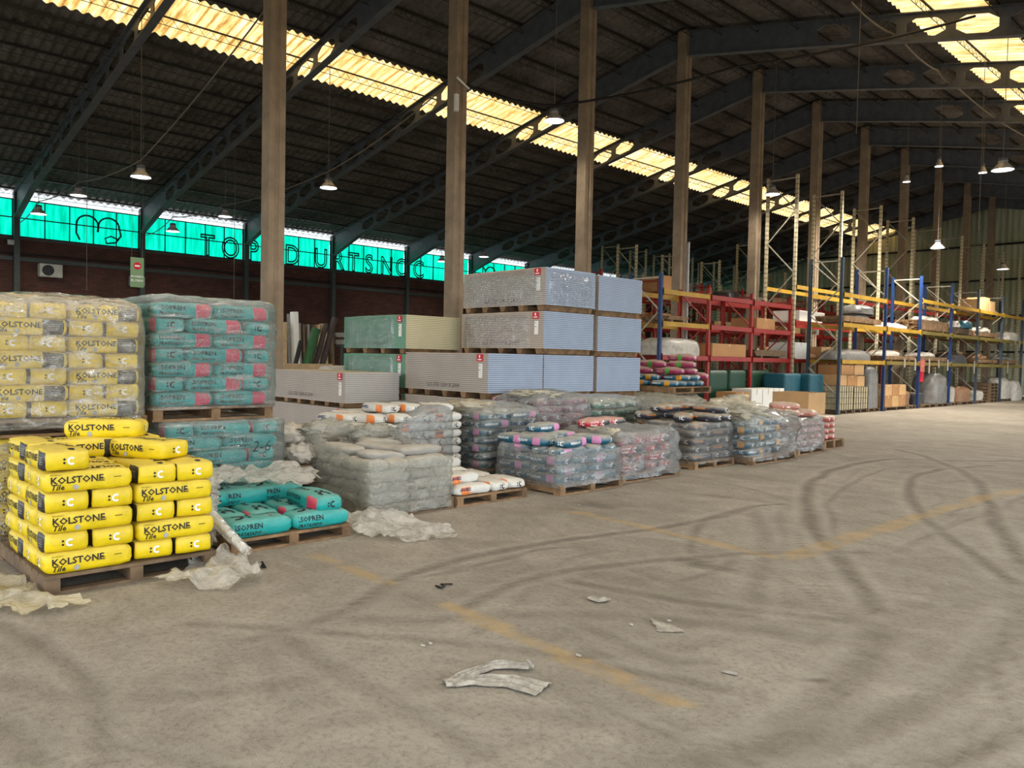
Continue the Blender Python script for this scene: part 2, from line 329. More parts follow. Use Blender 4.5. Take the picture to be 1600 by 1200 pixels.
def make_floor():
    def coords(lo, hi, a, b, fine):
        c = []; v = a
        while v < b+1e-6: c.append(v); v += fine
        st = fine; v = a
        while v > lo: st = min(st*1.25, 2.5); v -= st; c.insert(0, max(v, lo))
        st = fine; v = c[-1]
        while v < hi: st = min(st*1.25, 2.5); v += st; c.append(min(v, hi))
        return c
    xs = coords(WX, 12.0, -7.0, .8, .05); ys = coords(YB-4, YG, .4, 15.0, .05)
    me = bpy.data.meshes.new('floor'); nx, ny = len(xs), len(ys)
    me.from_pydata([(x, y, 0) for y in ys for x in xs], [], [(j*nx+i, j*nx+i+1, (j+1)*nx+i+1, (j+1)*nx+i) for j in range(ny-1) for i in range(nx-1)])
    tr = [0.0]*(nx*ny); du = [0.0]*(nx*ny); ya = [0.0]*(nx*ny)
    import bisect
    def splat(arr, pts, wdt, amp, off=0.0, prof='soft'):
        for (ax, ay), (bx, by) in zip(pts, pts[1:]):
            x0, x1 = min(ax, bx)-wdt*2.5, max(ax, bx)+wdt*2.5; y0, y1 = min(ay, by)-wdt*2.5, max(ay, by)+wdt*2.5
            for j in range(bisect.bisect_left(ys, y0), bisect.bisect_right(ys, y1)):
                for i in range(bisect.bisect_left(xs, x0), bisect.bisect_right(xs, x1)):
                    x = xs[i]+.06*noise.noise((xs[i]*1.5, ys[j]*1.5, 3)); y = ys[j]
                    d = seg_d(x, y, ((ax, ay), (bx, by)))
                    if prof == 'soft': v = amp*math.exp(-(d/wdt)**2)
                    else: v = amp if d < wdt else 0
                    q = j*nx+i
                    if v > arr[q]: arr[q] = v
    def smooth(pts):
        out = []
        P = [pts[0]]+pts+[pts[-1]]
        for i in range(1, len(P)-2):
            p0, p1, p2, p3 = P[i-1], P[i], P[i+1], P[i+2]
            for s_ in range(5):
                t = s_/5
                out.append(tuple(.5*((2*p1[a])+(-p0[a]+p2[a])*t+(2*p0[a]-5*p1[a]+4*p2[a]-p3[a])*t*t+(-p0[a]+3*p1[a]-3*p2[a]+p3[a])*t**3) for a in (0, 1)))
        out.append(pts[-1]); return out
    r3 = random.Random(5); extra = []
    for _ in range(46):
        cx, cy, rr = r3.uniform(-4.5, 1.5), r3.uniform(1.5, 13), r3.uniform(1.2, 6); a0 = r3.uniform(0, 6.28); sp_ = r3.uniform(.25, .9)
        px_, py_ = cx-rr*math.cos(a0), cy-rr*math.sin(a0)
        extra.append(([(px_+rr*math.cos(a0+sp_*q/5), py_+rr*math.sin(a0+sp_*q/5)) for q in range(6)], r3.choice((.03, .04, .06)), r3.uniform(.3, .65)))
    for pts, wdt, amp in TRACKS+extra:
        if wdt >= .1: amp *= .75
        wdt *= .72
        sp = smooth(pts); splat(tr, sp, wdt, amp)
        for sgn in (-1, 1):
            o = []
            for a, b in zip(sp, sp[1:]):
                dx, dy = b[0]-a[0], b[1]-a[1]; L = math.hypot(dx, dy) or 1
                o.append((a[0]-dy/L*wdt*1.8*sgn, a[1]+dx/L*wdt*1.8*sgn))
            splat(du, o, wdt*.5, amp*.6)
    for a, b, wdt in PAINT: splat(ya, [a, b], wdt, 1, prof='hard')
    for (x, y, r, amp) in STAINS:
        splat(tr, [(x-r*.7, y), (x+r*.7, y+.05)], r, amp)
    for nm, arr in (('track', tr), ('dust', du), ('paint', ya)):
        a = me.attributes.new(nm, 'FLOAT', 'POINT'); a.data.foreach_set('value', arr)
    return tag(obj('floor', me, M['floor']), kind='structure')
make_floor()
bm = B(); 
for v in ((XR-.02, -40, -.02), (60, -40, -.02), (60, 90, -.02), (XR-.02, 90, -.02)): bm.verts.new(v)
bm.faces.new(bm.verts[:]) if False else None
bm.verts.ensure_lookup_table(); bm.faces.new([bm.verts[i] for i in range(4)])
vv = [bm.verts.new(v) for v in ((-60, -50, -.02), (XR-.02, -50, -.02), (XR-.02, YB-4, -.02), (-60, YB-4, -.02))]; bm.faces.new(vv)
tag(obj('trim_1', bm, simple('yard_asphalt', srgb(84, 82, 78), .9)), kind='structure')

# ------------------------------------------------------------------ roof
AMP = .035; PER = .25
def sheet(name, segs_by_mat, ya, yb):
    """corrugated roof strip; segs = list of (x0,x1,mat index)"""
    n = int((yb-ya)/(PER/6)); me = bpy.data.meshes.new(name); V = []; F = []; MI = []
    for (x0, x1, mi) in segs_by_mat:
        b0 = len(V)
        for i in range(n+1):
            y = ya+(yb-ya)*i/n; dz = AMP*math.cos(2*PI*y/PER)
            V.append((x0, y, roofz(x0)+dz+.09)); V.append((x1, y, roofz(x1)+dz+.09))
        for i in range(n): F.append((b0+2*i, b0+2*i+1, b0+2*i+3, b0+2*i+2)); MI.append(mi)
    me.from_pydata(V, [], F); me.polygons.foreach_set('material_index', MI); me.polygons.foreach_set('use_smooth', [True]*len(F))
    return me
SKL = (-20.45, -18.68); SKR = (-7.22, -5.40)
tag(obj('ceiling', sheet('ceiling', [(WX-1.3, WX-.05, 1), (WX-.05, SKL[0], 0), (SKL[1], RX, 0), (RX, SKR[0], 0), (SKR[1], XR+1.3, 0)], YB, YG), [M['roof'], simple('eave_sheet_daylight_tint', srgb(206, 196, 196), .8)]), kind='structure')  # overhang strip coloured paler to stand for daylight falling on it outside
for i, (a, b) in enumerate((SKL, SKR)):
    tag(obj('window_%d' % (20+i), sheet('skylight', [(a, b, 0)], YB, YG), M['skylight']), kind='structure')
# lattice purlins
LAT = {}
def purlin(i, x, light=False):
    s = -1 if x < RX else 1
    z = roofz(x)+.02; bm = B()
    tw = .035 if (SKL[0] < x < SKL[1] or SKR[0] < x < SKR[1]) else .06; bar(bm, (x, YB, z), (x, YG, z), tw, tw); bar(bm, (x, YB, z-.2), (x, YG, z-.2), .012, .012)
    y = YB; up = True
    while y < YG-.2:
        bar(bm, (x, y, z if up else z-.2), (x, y+.16, z-.2 if up else z), .008, .008); up = not up; y += .16
    tag(obj('trim_%d' % i, bm, M['purlin']), kind='structure')
xs_ = [-31.4, -30.31, -29.21, -28.05, -26.99, -26.11, -25.19, -24.3, -23.38, -22.44, -21.5, -20.85, -19.56, -18.4, -17.5, -16.4, -15.3, -14.2, -13.3]
for i, x in enumerate(xs_):
    purlin(2+i, x); purlin(30+i, 2*RX-x)

# castellated rafters: solid near ridge and eave, octagonal holes between
def rafter(side):
    bm = B(); d = .62; L = RX-WX-.18; t = .02
    pitch = 1.05; sol0 = 3.6; n = int((L-sol0-1.6)/pitch)
    def P(u, v):     # u distance from ridge, v down from top
        return Vector((side*(u+.155), 0, -SL*(u+.155)-v))
    def quad(pts, mi=0):
        bm.faces.new([bm.verts.new(P(*p)) for p in pts])
    quad([(0, 0), (sol0, 0), (sol0, d), (0, d+.05)])
    u = sol0
    for i in range(n):
        o = [(u, 0), (u+pitch*.3, 0), (u+pitch*.7, 0), (u+pitch, 0), (u+pitch, d), (u+pitch*.7, d), (u+pitch*.3, d), (u, d)]
        cx = u+pitch/2; a = pitch*.40; b = d*.33; m = d/2
        q = [(cx-a, m-b*.45), (cx-a*.5, m-b), (cx+a*.5, m-b), (cx+a, m-b*.45), (cx+a, m+b*.45), (cx+a*.5, m+b), (cx-a*.5, m+b), (cx-a, m+b*.45)]
        ov = [bm.verts.new(P(*p)) for p in o]; qv = [bm.verts.new(P(*p)) for p in q]
        for j in range(8):
            k = (j+1) % 8; bm.faces.new((ov[j], ov[k], qv[k], qv[j]))
        u += pitch
    quad([(u, 0), (L, 0), (L, d+.28), (u, d)])
    bmesh.ops.remove_doubles(bm, verts=bm.verts, dist=.001)
    web = obj('web', bm, M['steel_dark']); sm = web.modifiers.new('s', 'SOLIDIFY'); sm.thickness = t; sm.offset = 0
    bm = B()
    for (a, b) in (((0, 0), (L, 0)), ((0, d+.05), (sol0, d)), ((sol0, d), (u, d)), ((u, d), (L, d+.28))):
        bar(bm, P(*a), P(*b), .2, .025)
    fl = obj('flange', bm, M['steel_dark'])
    return web, fl
protoL = rafter(-1); protoR = rafter(1)
first = True
for k in range(-2, 12):
    for side, proto in ((-1, protoL), (1, protoR)):
        if side == 1 and k < 2: continue
        o = empty('steel_rafter', (RX, FY(k), RZ-.02))
        for p in proto:
            c = p.copy(); COL.objects.link(c); c.parent = o
        tag(o, 'grey rafter with octagonal holes, %s roof slope, %s frame from the near end' % ('left' if side < 0 else 'right', NTH[k+2]), 'roof beam', 'castellated rafters carrying the roof')
for p in protoL+protoR: bpy.data.objects.remove(p)

# concrete ridge columns
def col_mesh():
    bm = B(); w, d = .14, .15; g = .045
    pr = [(-w, -d), (w, -d), (w, -g), (w-.03, -g*.6), (w-.03, g*.6), (w, g), (w, d), (-w, d), (-w, g), (-w+.03, g*.6), (-w+.03, -g*.6), (-w, -g)]
    z1 = RZ-.02
    lo = [bm.verts.new((x, y, 0)) for x, y in pr]; hi = [bm.verts.new((x, y, z1)) for x, y in pr]
    for j in range(len(pr)): bm.faces.new((lo[j], lo[(j+1) % len(pr)], hi[(j+1) % len(pr)], hi[j]))
    bm.faces.new(hi); me = bpy.data.meshes.new('column'); bm.to_mesh(me); bm.free(); me.materials.append(M['concrete_col']); return me
cm = col_mesh()
for k in range(1, 12):
    tag(obj('concrete_column', cm), 'tall slender concrete column under the roof ridge, %s from the left' % NTH[k-1], 'column', 'concrete columns under the ridge').location = (RX, FY(k), 0)
bm = B(); box(bm, .1, .2, .155, .215, 0, 4.9); o = obj('drain_pipe', bm, simple('grey_pipe', srgb(170, 170, 168), .5))
tag(o, 'pale grey downpipe running up the fourth ridge column', 'pipe'); o.location = (RX, FY(4), 0)

# left brick wall, posts, windows
bm = B(); box(bm, WX-.25, WX, YB, YG, 0, BZ); tag(obj('wall_left', bm, M['brick']), kind='structure')
bm = B(); box(bm, WX, WX+.06, YB, YG, 4.52, 4.66); box(bm, WX, WX+.03, YB, YG, BZ-.1, BZ); tag(obj('trim_60', bm, M['steel_post']), kind='structure')
win_y = []
for k in range(-2, 12):
    y = FY(k)
    bm = B(); box(bm, WX-.02, WX+.22, y-.09, y+.09, 0, EZ); tag(obj('trim_%d' % (61+k+2), bm, M['steel_post']), kind='structure')
def window(n, ya, yb):
    root = empty('window_%d' % n, (WX+.02, ya, BZ)); root['kind'] = 'structure'
    z1 = 6.62-BZ; L = yb-ya; N = int(L/(.2/6)); V = []; F = []
    for i in range(N+1):
        yy = L*i/N; dx = .018*math.cos(2*PI*yy/.2); V += [(dx-.05, yy, 0), (dx-.05, yy, z1)]
    for i in range(N): F.append((2*i, 2*i+1, 2*i+3, 2*i+2))
    me = bpy.data.meshes.new('pane'); me.from_pydata(V, [], F); obj('pane', me, M['green'], root)
    bm = B()
    for zz in (0, 6.0-BZ, z1): box(bm, -.02, .03, 0, L, zz-.018, zz+.018)
    for i in range(6): yy = L*i/5; box(bm, -.02, .03, yy-.015, yy+.015, 0, z1)
    obj('window_frame', bm, M['black'], root)
for i, k in enumerate(range(-2, 11)): window(1+i, FY(k)+.1, FY(k+1)-.1)
window(14, FY(11)+.1, YG-.05)
bm = B(); box(bm, WX-.1, WX, FY(11)+.1, YG, 6.62, EZ+.1); tag(obj('trim_90', bm, M['steel_post']), kind='structure')
# shadows of outside sign letters and emblem, put as dark shapes on green sheets
def text_data(txt, size, shear=0, outline=0, bold=0, res=2):
    cu = bpy.data.curves.new('t', 'FONT'); cu.body = txt; cu.size = size; cu.shear = shear; cu.resolution_u = res; cu.offset = bold
    if outline: cu.fill_mode = 'NONE'; cu.bevel_depth = outline; cu.bevel_resolution = 0
    to = bpy.data.objects.new('t', cu); COL.objects.link(to)
    bpy.context.view_layer.update()
    me = bpy.data.meshes.new_from_object(to.evaluated_get(bpy.context.evaluated_depsgraph_get()))
    V = [v.co.copy() for v in me.vertices]; F = [tuple(p.vertices) for p in me.polygons]
    bpy.data.objects.remove(to); bpy.data.curves.remove(cu); bpy.data.meshes.remove(me)
    return V, F
_tc = {}
def text2d(txt, size, shear=0, bold=0):
    k = (txt, size, shear, bold)
    if k not in _tc: _tc[k] = text_data(txt, size, shear, 0, bold, 1)
    return _tc[k]
M['letter'] = simple('dark_green_letter_shadow', srgb(0, 84, 66), .8, var=.05)
letters = [('T', 13.35), ('O', 14.3), ('P', 15.3), ('E', 16.15), ('D', 17.1), ('U', 18.5), ('R', 19.45), ('T', 20.2), ('S', 21.05), ('N', 22.05), ('O', 22.95), ('C', 23.95)]
for ch, y in letters:
    V, F = text_data(ch, 1.2, outline=.034, bold=0, res=4)
    cx = (min(v.x for v in V)+max(v.x for v in V))/2
    me = bpy.data.meshes.new('sign_letter_shadow'); me.from_pydata([(v.z, -(v.x-cx)*.8*-1*1, v.y) for v in V], [], F)
    o = obj('sign_letter_shadow', me, M['letter']); o.location = (WX+.015, y, 5.40)
    nm = ch if sum(1 for c, _ in letters if c == ch) == 1 else ch+(' nearer the camera' if y < 17 else ' further right')
    tag(o, 'mirrored shadow outline of the roadside sign letter %s on green sheets' % nm, 'sign letter', 'mirrored sign letter shadows in the green windows')
for (y, nm) in ((9.25, 'left'), (28.4, 'far right')):
    bm = B()
    for s_, yy in ((1, -.35), (1, .38)):
        pts = [(0, yy+.36*math.cos(a), .62+.34*math.sin(a)) for a in [PI*(i/12) for i in range(13)]]
        tube(bm, pts, .035)
    tube(bm, [(0, -.71, .62), (0, -.72, .3), (0, -.6, .05)], .035); tube(bm, [(0, .74, .62), (0, .8, .35), (0, .62, .08), (0, .3, .02)], .035)
    tube(bm, [(0, .3, .02), (0, .25, .2), (0, .45, .3), (0, .68, .22)], .03); tube(bm, [(0, .02, .62), (0, .0, .4)], .04)
    o = obj('sign_emblem_shadow', bm, M['letter']); o.location = (WX+.015, y, 5.42)
    tag(o, 'dark looping shadow of a sign emblem on the %s green windows' % nm, 'sign emblem')
# right wall with dock openings, back wall with open gate (both outside the view)
bm = B(); box(bm, XR, XR+.2, YB, YG, 4.6, EZ+.1)
for y in range(-9, 50, 9): box(bm, XR, XR+.2, y, y+1.0, 0, 4.6)
tag(obj('wall_right', bm, M['cladding']), kind='structure')
bm = B(); box(bm, WX, -29, YB-.2, YB, 0, 6.8); box(bm, -15, -11, YB-.2, YB, 0, 5.2); box(bm, -29, XR, YB-.2, YB, 5.2, 6.8)
vs_ = [bm.verts.new(p) for p in ((WX, YB, 6.8), (XR, YB, 6.8), (RX, YB, RZ))]; bm.faces.new(vs_)
tag(obj('wall_back', bm, M['cladding']), kind='structure')
# far gable wall, corrugated vertical cladding
n = int((XR-WX)/.05); V = []; F = []
for i in range(n+1):
    x = WX+(XR-WX)*i/n; yy = YG+.03*math.cos(2*PI*x/.3); V += [(x, yy, 0), (x, yy, roofz(x)+.16)]
for i in range(n): F.append((2*i, 2*i+2, 2*i+3, 2*i+1))
me = bpy.data.meshes.new('wall_far'); me.from_pydata(V, [], F); tag(obj('wall_far', me, M['cladding']), kind='structure')
bm = B()
for z in (2.4, 4.4, 6.4, 8.35): box(bm, WX, XR, YG-.16, YG-.04, z-.05, z+.05) if z < 6.8 else box(bm, RX-(RZ-z)/SL+.3, RX+(RZ-z)/SL-.3, YG-.16, YG-.04, z-.05, z+.05)
tag(obj('trim_80', bm, M['black']), kind='structure')

# ------------------------------------------------------------------ prints on bags
def logo2d(s, both=('ink', 'whiteink')):
    """C mark with two dots: returns [(verts, faces, mat)]"""
    V, F = [], []; n = 14
    for i in range(n+1):
        a = math.radians(50+260*i/n)
        for r in (.5, .26): V.append(Vector((s*(.28+r*math.cos(a)), s*r*math.sin(a)*1.0, 0)))
    for i in range(n): F.append((2*i, 2*i+1, 2*i+3, 2*i+2))
    D, G = [], []
    for (cx, cy) in ((-.52, .22), (-.52, -.22)):
        b = len(D)
        for j in range(8): D.append(Vector((s*(cx+.15*math.cos(j*PI/4)), s*(cy+.15*math.sin(j*PI/4)), 0)))
        G.append(tuple(range(b, b+8)))
    return [(V, F, both[1]), (D, G, both[0])]
def rect2d(w, h): return [Vector((-w/2, -h/2, 0)), Vector((w/2, -h/2, 0)), Vector((w/2, h/2, 0)), Vector((-w/2, h/2, 0))], [(0, 1, 2, 3)]
def disc2d(r, n=12): return [Vector((r*math.cos(2*PI*j/n), r*math.sin(2*PI*j/n), 0)) for j in range(n)], [tuple(range(n))]

def bag_mesh(name, L, W, H, base, seed, n=7, wr=.004, panels=(), marks=()):
    """pillow-shaped paper sack; long axis x, base at z=0. panels: (side,x0,x1,mat); marks: (side,kind,args,cx,cz)"""
    mats = [base]
    def mi(m):
        m = M[m] if isinstance(m, str) else m
        if m not in mats: mats.append(m)
        return mats.index(m)
    cutx = sorted(set([-1, 1]+[-1+2*i/14 for i in range(15)]+[2*v/L for p in panels for v in p[1:3]]))
    cx = []
    for v in cutx:
        v = max(-1, min(1, v))
        if not cx or v-cx[-1] > .03: cx.append(v)
        elif any(abs(v-2*q/L) < 1e-6 for p in panels for q in p[1:3]): cx[-1] = v
    cx[-1] = 1.0
    cy = [-1+2*i/8 for i in range(9)]; cz = [-1+2*i/4 for i in range(5)]
    bm = bmesh.new(); vid = {}
    sd = seed*13.7
    def pt(i, j, k):
        key = (i, j, k)
        if key in vid: return vid[key]
        u, v, w_ = cx[i], cy[j], cz[k]
        r = (abs(u)**n+abs(v)**n+abs(w_)**n)**(1/n)
        p = Vector((u/r*L/2, v/r*W/2, w_/r*H/2))
        pinch = 1-.10*max(0, abs(u)-.75)/.25
        p.z *= pinch; p.y *= 1-.04*max(0, abs(u)-.7)/.3
        if w_ > 0: p.z += H*.10*(1-u*u)*(1-v*v)*w_ + H*.06*noise.noise((p.x*5+sd, p.y*5, 0))*w_
        nn = noise.noise_vector((p.x*11+sd, p.y*11, p.z*18))*wr*1.6+noise.noise_vector((p.x*26+sd, p.y*26, p.z*40))*wr
        p += nn; p.z = max(p.z, -H/2)
        if k == 0: p.z = min(p.z, -H/2+.012)
        vid[key] = bm.verts.new((p.x, p.y, p.z+H/2)); return vid[key]
    nx, ny, nz = len(cx)-1, 8, 4
    def pm(side, xm):
        for (s_, a, b, m) in panels:
            if (s_ == side or s_ == 'all') and a <= xm <= b: return mi(m)
        return 0
    for i in range(nx):
        xm = (cx[i]+cx[i+1])/2*L/2
        for j in range(ny):
            bm.faces.new((pt(i, j, 0), pt(i, j+1, 0), pt(i+1, j+1, 0), pt(i+1, j, 0)))
            f = bm.faces.new((pt(i, j, nz), pt(i+1, j, nz), pt(i+1, j+1, nz), pt(i, j+1, nz))); f.material_index = pm('T', xm)
        for k in range(nz):
            f = bm.faces.new((pt(i, 0, k), pt(i+1, 0, k), pt(i+1, 0, k+1), pt(i, 0, k+1))); f.material_index = pm('B', xm)
            f = bm.faces.new((pt(i, ny, k), pt(i, ny, k+1), pt(i+1, ny, k+1), pt(i+1, ny, k))); f.material_index = pm('A', xm)
    for j in range(ny):
        for k in range(nz):
            bm.faces.new((pt(0, j, k), pt(0, j, k+1), pt(0, j+1, k+1), pt(0, j+1, k)))
            bm.faces.new((pt(nx, j, k), pt(nx, j+1, k), pt(nx, j+1, k+1), pt(nx, j, k+1)))
    bm.normal_update()
    for f in bm.faces: f.smooth = True
    bvh = BVHTree.FromBMesh(bm)
    def put(side, V, F, m, ox, oz, off=.0028):
        nv = []
        for v in V:
            a, b = v.x+ox, v.y+oz
            if side == 'B': o, d = Vector((a, -2, H/2+b)), Vector((0, 1, 0))
            elif side == 'A': o, d = Vector((-a, 2, H/2+b)), Vector((0, -1, 0))
            elif side == 'E': o, d = Vector((2, a, H/2+b)), Vector((-1, 0, 0))
            elif side == 'W': o, d = Vector((-2, -a, H/2+b)), Vector((1, 0, 0))
            else: o, d = Vector((a, b, 2)), Vector((0, 0, -1))
            h = bvh.ray_cast(o, d)
            if h[0] is None: return
            nv.append(bm.verts.new(h[0]-d*off))
        im = mi(m)
        for f in F:
            try: q = bm.faces.new([nv[i] for i in f]); q.material_index = im
            except ValueError: pass
    for mk in marks:
        side, kind = mk[0], mk[1]
        if kind == 'text':
            _, _, txt, size, shear, m, ox, oz = mk[:8]; V, F = text2d(txt, size, shear, mk[8] if len(mk) > 8 else .004*size/.05)
            put(side, V, F, m, ox, oz)
        elif kind == 'logo':
            _, _, s_, cols, ox, oz = mk
            for V, F, m in logo2d(s_, cols): put(side, V, F, m, ox, oz)
        elif kind == 'rect':
            _, _, w_, h_, m, ox, oz = mk; V, F = rect2d(w_, h_); put(side, V, F, m, ox, oz)
        elif kind == 'disc':
            _, _, r, m, ox, oz = mk; V, F = disc2d(r); put(side, V, F, m, ox, oz)
    me = bpy.data.meshes.new(name); bm.to_mesh(me); bm.free()
    for m in mats: me.materials.append(m)
    return me

M['b_yellow'] = bagmat('yellow_paper', srgb(230, 200, 14)); M['b_black'] = bagmat('black_print', srgb(34, 30, 32), dust=.1)
M['b_teal'] = bagmat('teal_paper', srgb(20, 158, 152)); M['b_pink'] = bagmat('crimson_print', srgb(206, 62, 92))
M['b_white'] = bagmat('off_white_paper', srgb(214, 212, 204), rough=.6, dust=.35); M['b_orange'] = bagmat('orange_print', srgb(238, 138, 70), dust=.1)
M['b_deep'] = bagmat('deep_teal_paper', srgb(16, 92, 118), dust=.6); M['b_rose'] = bagmat('pink_print', srgb(214, 140, 186), dust=.2)
M['b_red'] = bagmat('red_paper', srgb(196, 48, 58), dust=.6); M['b_grey'] = bagmat('charcoal_print', srgb(62, 58, 66), dust=.6)
M['b_char'] = bagmat('charcoal_paper', srgb(52, 52, 64), dust=.6); M['b_amber'] = bagmat('amber_print', srgb(226, 160, 50), dust=.2)
M['b_mag'] = bagmat('magenta_paper', srgb(156, 54, 88), dust=.5); M['b_green'] = bagmat('green_print', srgb(80, 160, 66), dust=.2)
M['b_brown'] = bagmat('brown_pink_paper', srgb(190, 128, 112), dust=.6); M['b_pine'] = bagmat('pine_green_paper', srgb(34, 110, 92), dust=.6)
M['b_dusty'] = bagmat('dusty_grey_paper', srgb(150, 147, 140), rough=.7, dust=.35); M['b_wine'] = bagmat('wine_paper', srgb(150, 66, 78), dust=.6); M['b_coral'] = bagmat('coral_red_paper', srgb(176, 84, 72), dust=.7)
M['smalltext'] = simple('small_dark_yellow_print', srgb(120, 104, 20), .7)
M['smalltext2'] = simple('small_pale_print', srgb(170, 168, 160), .7)

def bag_set(kind, n=3, **kw):
    out = []
    for s_ in range(n):
        if kind == 'yellow':
            L, W, H = .512, .256, .1235
            smA = [('A', 'rect', .05, .006, 'smalltext', .06+.0*i, .006-.012*i) for i in range(2)]+[('A', 'rect', .045, .006, 'smalltext', .16, .012)]
            mk = []
            for sd, x in (('A', -.2), ('B', -.2)):
                mk += [(sd, 'text', 'ADHESIVO', .014, 0, 'smalltext', x-.02, .042, 0), (sd, 'text', 'KOLSTONE', .058, 0, 'ink', x-.02, -.007, .0016), (sd, 'text', '\u00ae', .02, 0, 'ink', x+.255, .022, 0),
                       (sd, 'text', 'Tile', .05, .25, 'ink', x-.02, -.046, .0012), (sd, 'disc', .017, 'smalltext2', x+.12, -.034)]
            mk += smA
            for i in range(4): mk.append(('B', 'rect', .085-.01*(i % 2), .0035, 'smalltext2', .155, .022-.014*i))
            for e in 'EW': mk.append((e, 'logo', .05, ('ink', 'whiteink'), -.0, .002))
            mk += [('T', 'text', 'KOLSTONE', .06, 0, 'ink', -.2, .03, .0018), ('T', 'text', 'Tile', .05, .3, 'ink', -.2, -.05, .0016), ('T', 'disc', .02, 'ink', .19, .03)]
            out.append(bag_mesh('yellow_bag', L, W, H, M['b_yellow'], s_+1, n=13, wr=.003, panels=(('B', .085, .235, M['b_black']),), marks=mk))
        elif kind == 'teal':
            L, W, H = .515, .258, .125
            mk = []
            for sd in 'AB':
                x = -.22
                mk += [(sd, 'text', 'ISOPREN', .056, 0, 'ink', x, .002, .0012), (sd, 'text', '\u00ae', .016, 0, 'ink', x+.19, .022, 0), (sd, 'text', 'FRATASADO', .036, .25, 'ink', x, -.042, .0011), (sd, 'text', 'Fino', .018, 0, 'redink', x+.215, -.040, 0)]
            for e in 'EW': mk.append((e, 'logo', .055, ('ink', 'ink'), 0, .002))
            mk += [('T', 'logo', .11, ('ink', 'ink'), .12, 0), ('T', 'disc', .014, 'redink', -.1, .05), ('T', 'text', 'ISOPREN', .05, 0, 'ink', -.2, -.06, .001)]
            out.append(bag_mesh('teal_bag', L, W, H, M['b_teal'], s_+11, n=8, wr=.0045, panels=(('B', .09, .235, M['b_pink']),), marks=mk))
        elif kind == 'white':
            mk = []
            for sd in 'AB':
                mk += [(sd, 'text', 'ISOSEC', .042, 0, 'navy', -.2, .0, .002), (sd, 'rect', .16, .012, 'b_orange', -.12, -.022)]
            for e in 'EW': mk.append((e, 'logo', .055, ('ink', 'ink'), 0, 0))
            mk.append(('T', 'text', 'ISOSEC', .05, 0, 'ink', -.2, 0, .001))
            out.append(bag_mesh('white_bag', .5, .26, .1, M['b_white'], s_+21, n=5, wr=.007, panels=(('B', .08, .2, M['b_orange']), ('A', .08, .2, M['b_orange'])), marks=mk))
        elif kind == 'plain':
            out.append(bag_mesh('plain_bag', .5, .25, .108, M['b_dusty'], s_+31, n=5, wr=.008, panels=(), marks=()))
        elif kind in ('deep', 'deepo'):
            pc = M['b_rose'] if kind == 'deep' else M['b_amber']; mk = []
            for sd in 'AB': mk += [(sd, 'text', 'NIVELFLOW', .038, 0, 'whiteink', -.22, -.008, .0018)]
            for e in 'EW': mk.append((e, 'logo', .055, ('whiteink', 'whiteink'), 0, 0))
            out.append(bag_mesh('deep_teal_bag', .5, .25, .1, M['b_deep'], s_+41, n=5, wr=.006, panels=(('B', .06, .18, pc), ('A', .06, .18, pc)), marks=mk))
        elif kind == 'red':
            mk = []
            for sd in 'AB': mk += [(sd, 'text', 'KOLSTONE', .03, 0, 'whiteink', -.22, .008, .001), (sd, 'text', 'Supergel', .034, 0, 'whiteink', -.22, -.03, .0015)]
            for e in 'EW': mk.append((e, 'logo', .055, ('whiteink', 'whiteink'), 0, 0))
            mk.append(('B', 'logo', .07, ('whiteink', 'whiteink'), .02, 0))
            out.append(bag_mesh('red_bag', .5, .25, .105, M['b_red'], s_+51, n=5, wr=.006, panels=(('B', .03, .25, M['b_grey']), ('A', .03, .25, M['b_grey'])), marks=mk))
        elif kind == 'char':
            mk = []
            for sd in 'AB': mk += [(sd, 'text', 'TECNICHEM', .036, 0, 'orangeink', -.22, -.004, .001), (sd, 'rect', .12, .02, 'whiteink', .16, -.03)]
            for e in 'EW': mk.append((e, 'logo', .055, ('whiteink', 'whiteink'), 0, 0))
            mk.append(('T', 'text', 'TECNICHEM', .055, 0, 'orangeink', -.2, -.02, .001))
            out.append(bag_mesh('charcoal_bag', .5, .26, .1, M['b_char'], s_+61, n=5, wr=.006, marks=mk))
        elif kind == 'mag':
            mk = [(e, 'logo', .055, ('whiteink', 'whiteink'), 0, 0) for e in 'EW']
            for sd in 'AB': mk.append((sd, 'rect', .14, .012, 'smalltext2', -.12, -.01))
            out.append(bag_mesh('magenta_bag', .56, .27, .12, M['b_mag'], s_+71, n=4, wr=.009, panels=(('B', -.02, .08, M['b_green']), ('A', -.02, .08, M['b_green'])), marks=mk))
        else:
            mt = {'brown': 'b_brown', 'pine': 'b_pine', 'wine': 'b_wine', 'coral': 'b_coral'}[kind]
            mk = [(e, 'logo', .05, ('whiteink', 'whiteink'), 0, 0) for e in 'EW']
            for sd in 'AB': mk.append((sd, 'rect', .12, .02, 'whiteink', .0, .0))
            out.append(bag_mesh(kind+'_bag', .5, .26, .105, M[mt], s_+81, n=4.5, wr=.008, marks=mk))
    return out
BAGS = {}
def bags(kind):
    if kind not in BAGS: BAGS[kind] = bag_set(kind, 4 if kind in ('yellow', 'teal') else 2)
    return BAGS[kind]
KIND_NAME = {'yellow': ('tile_adhesive_bag', 'yellow'), 'teal': ('mortar_bag', 'teal'), 'white': ('plaster_bag', 'off-white'), 'plain': ('dusty_bag', 'dusty white'), 'deep': ('levelling_bag', 'deep teal'),
             'deepo': ('levelling_bag', 'deep teal'), 'red': ('adhesive_bag', 'red'), 'char': ('mortar_bag', 'charcoal'), 'mag': ('mortar_bag', 'magenta'), 'brown': ('mortar_bag', 'pinkish brown'),
             'pine': ('mortar_bag', 'pine green'), 'wine': ('mortar_bag', 'wine red'), 'coral': ('mortar_bag', 'coral red')}
USED = {}
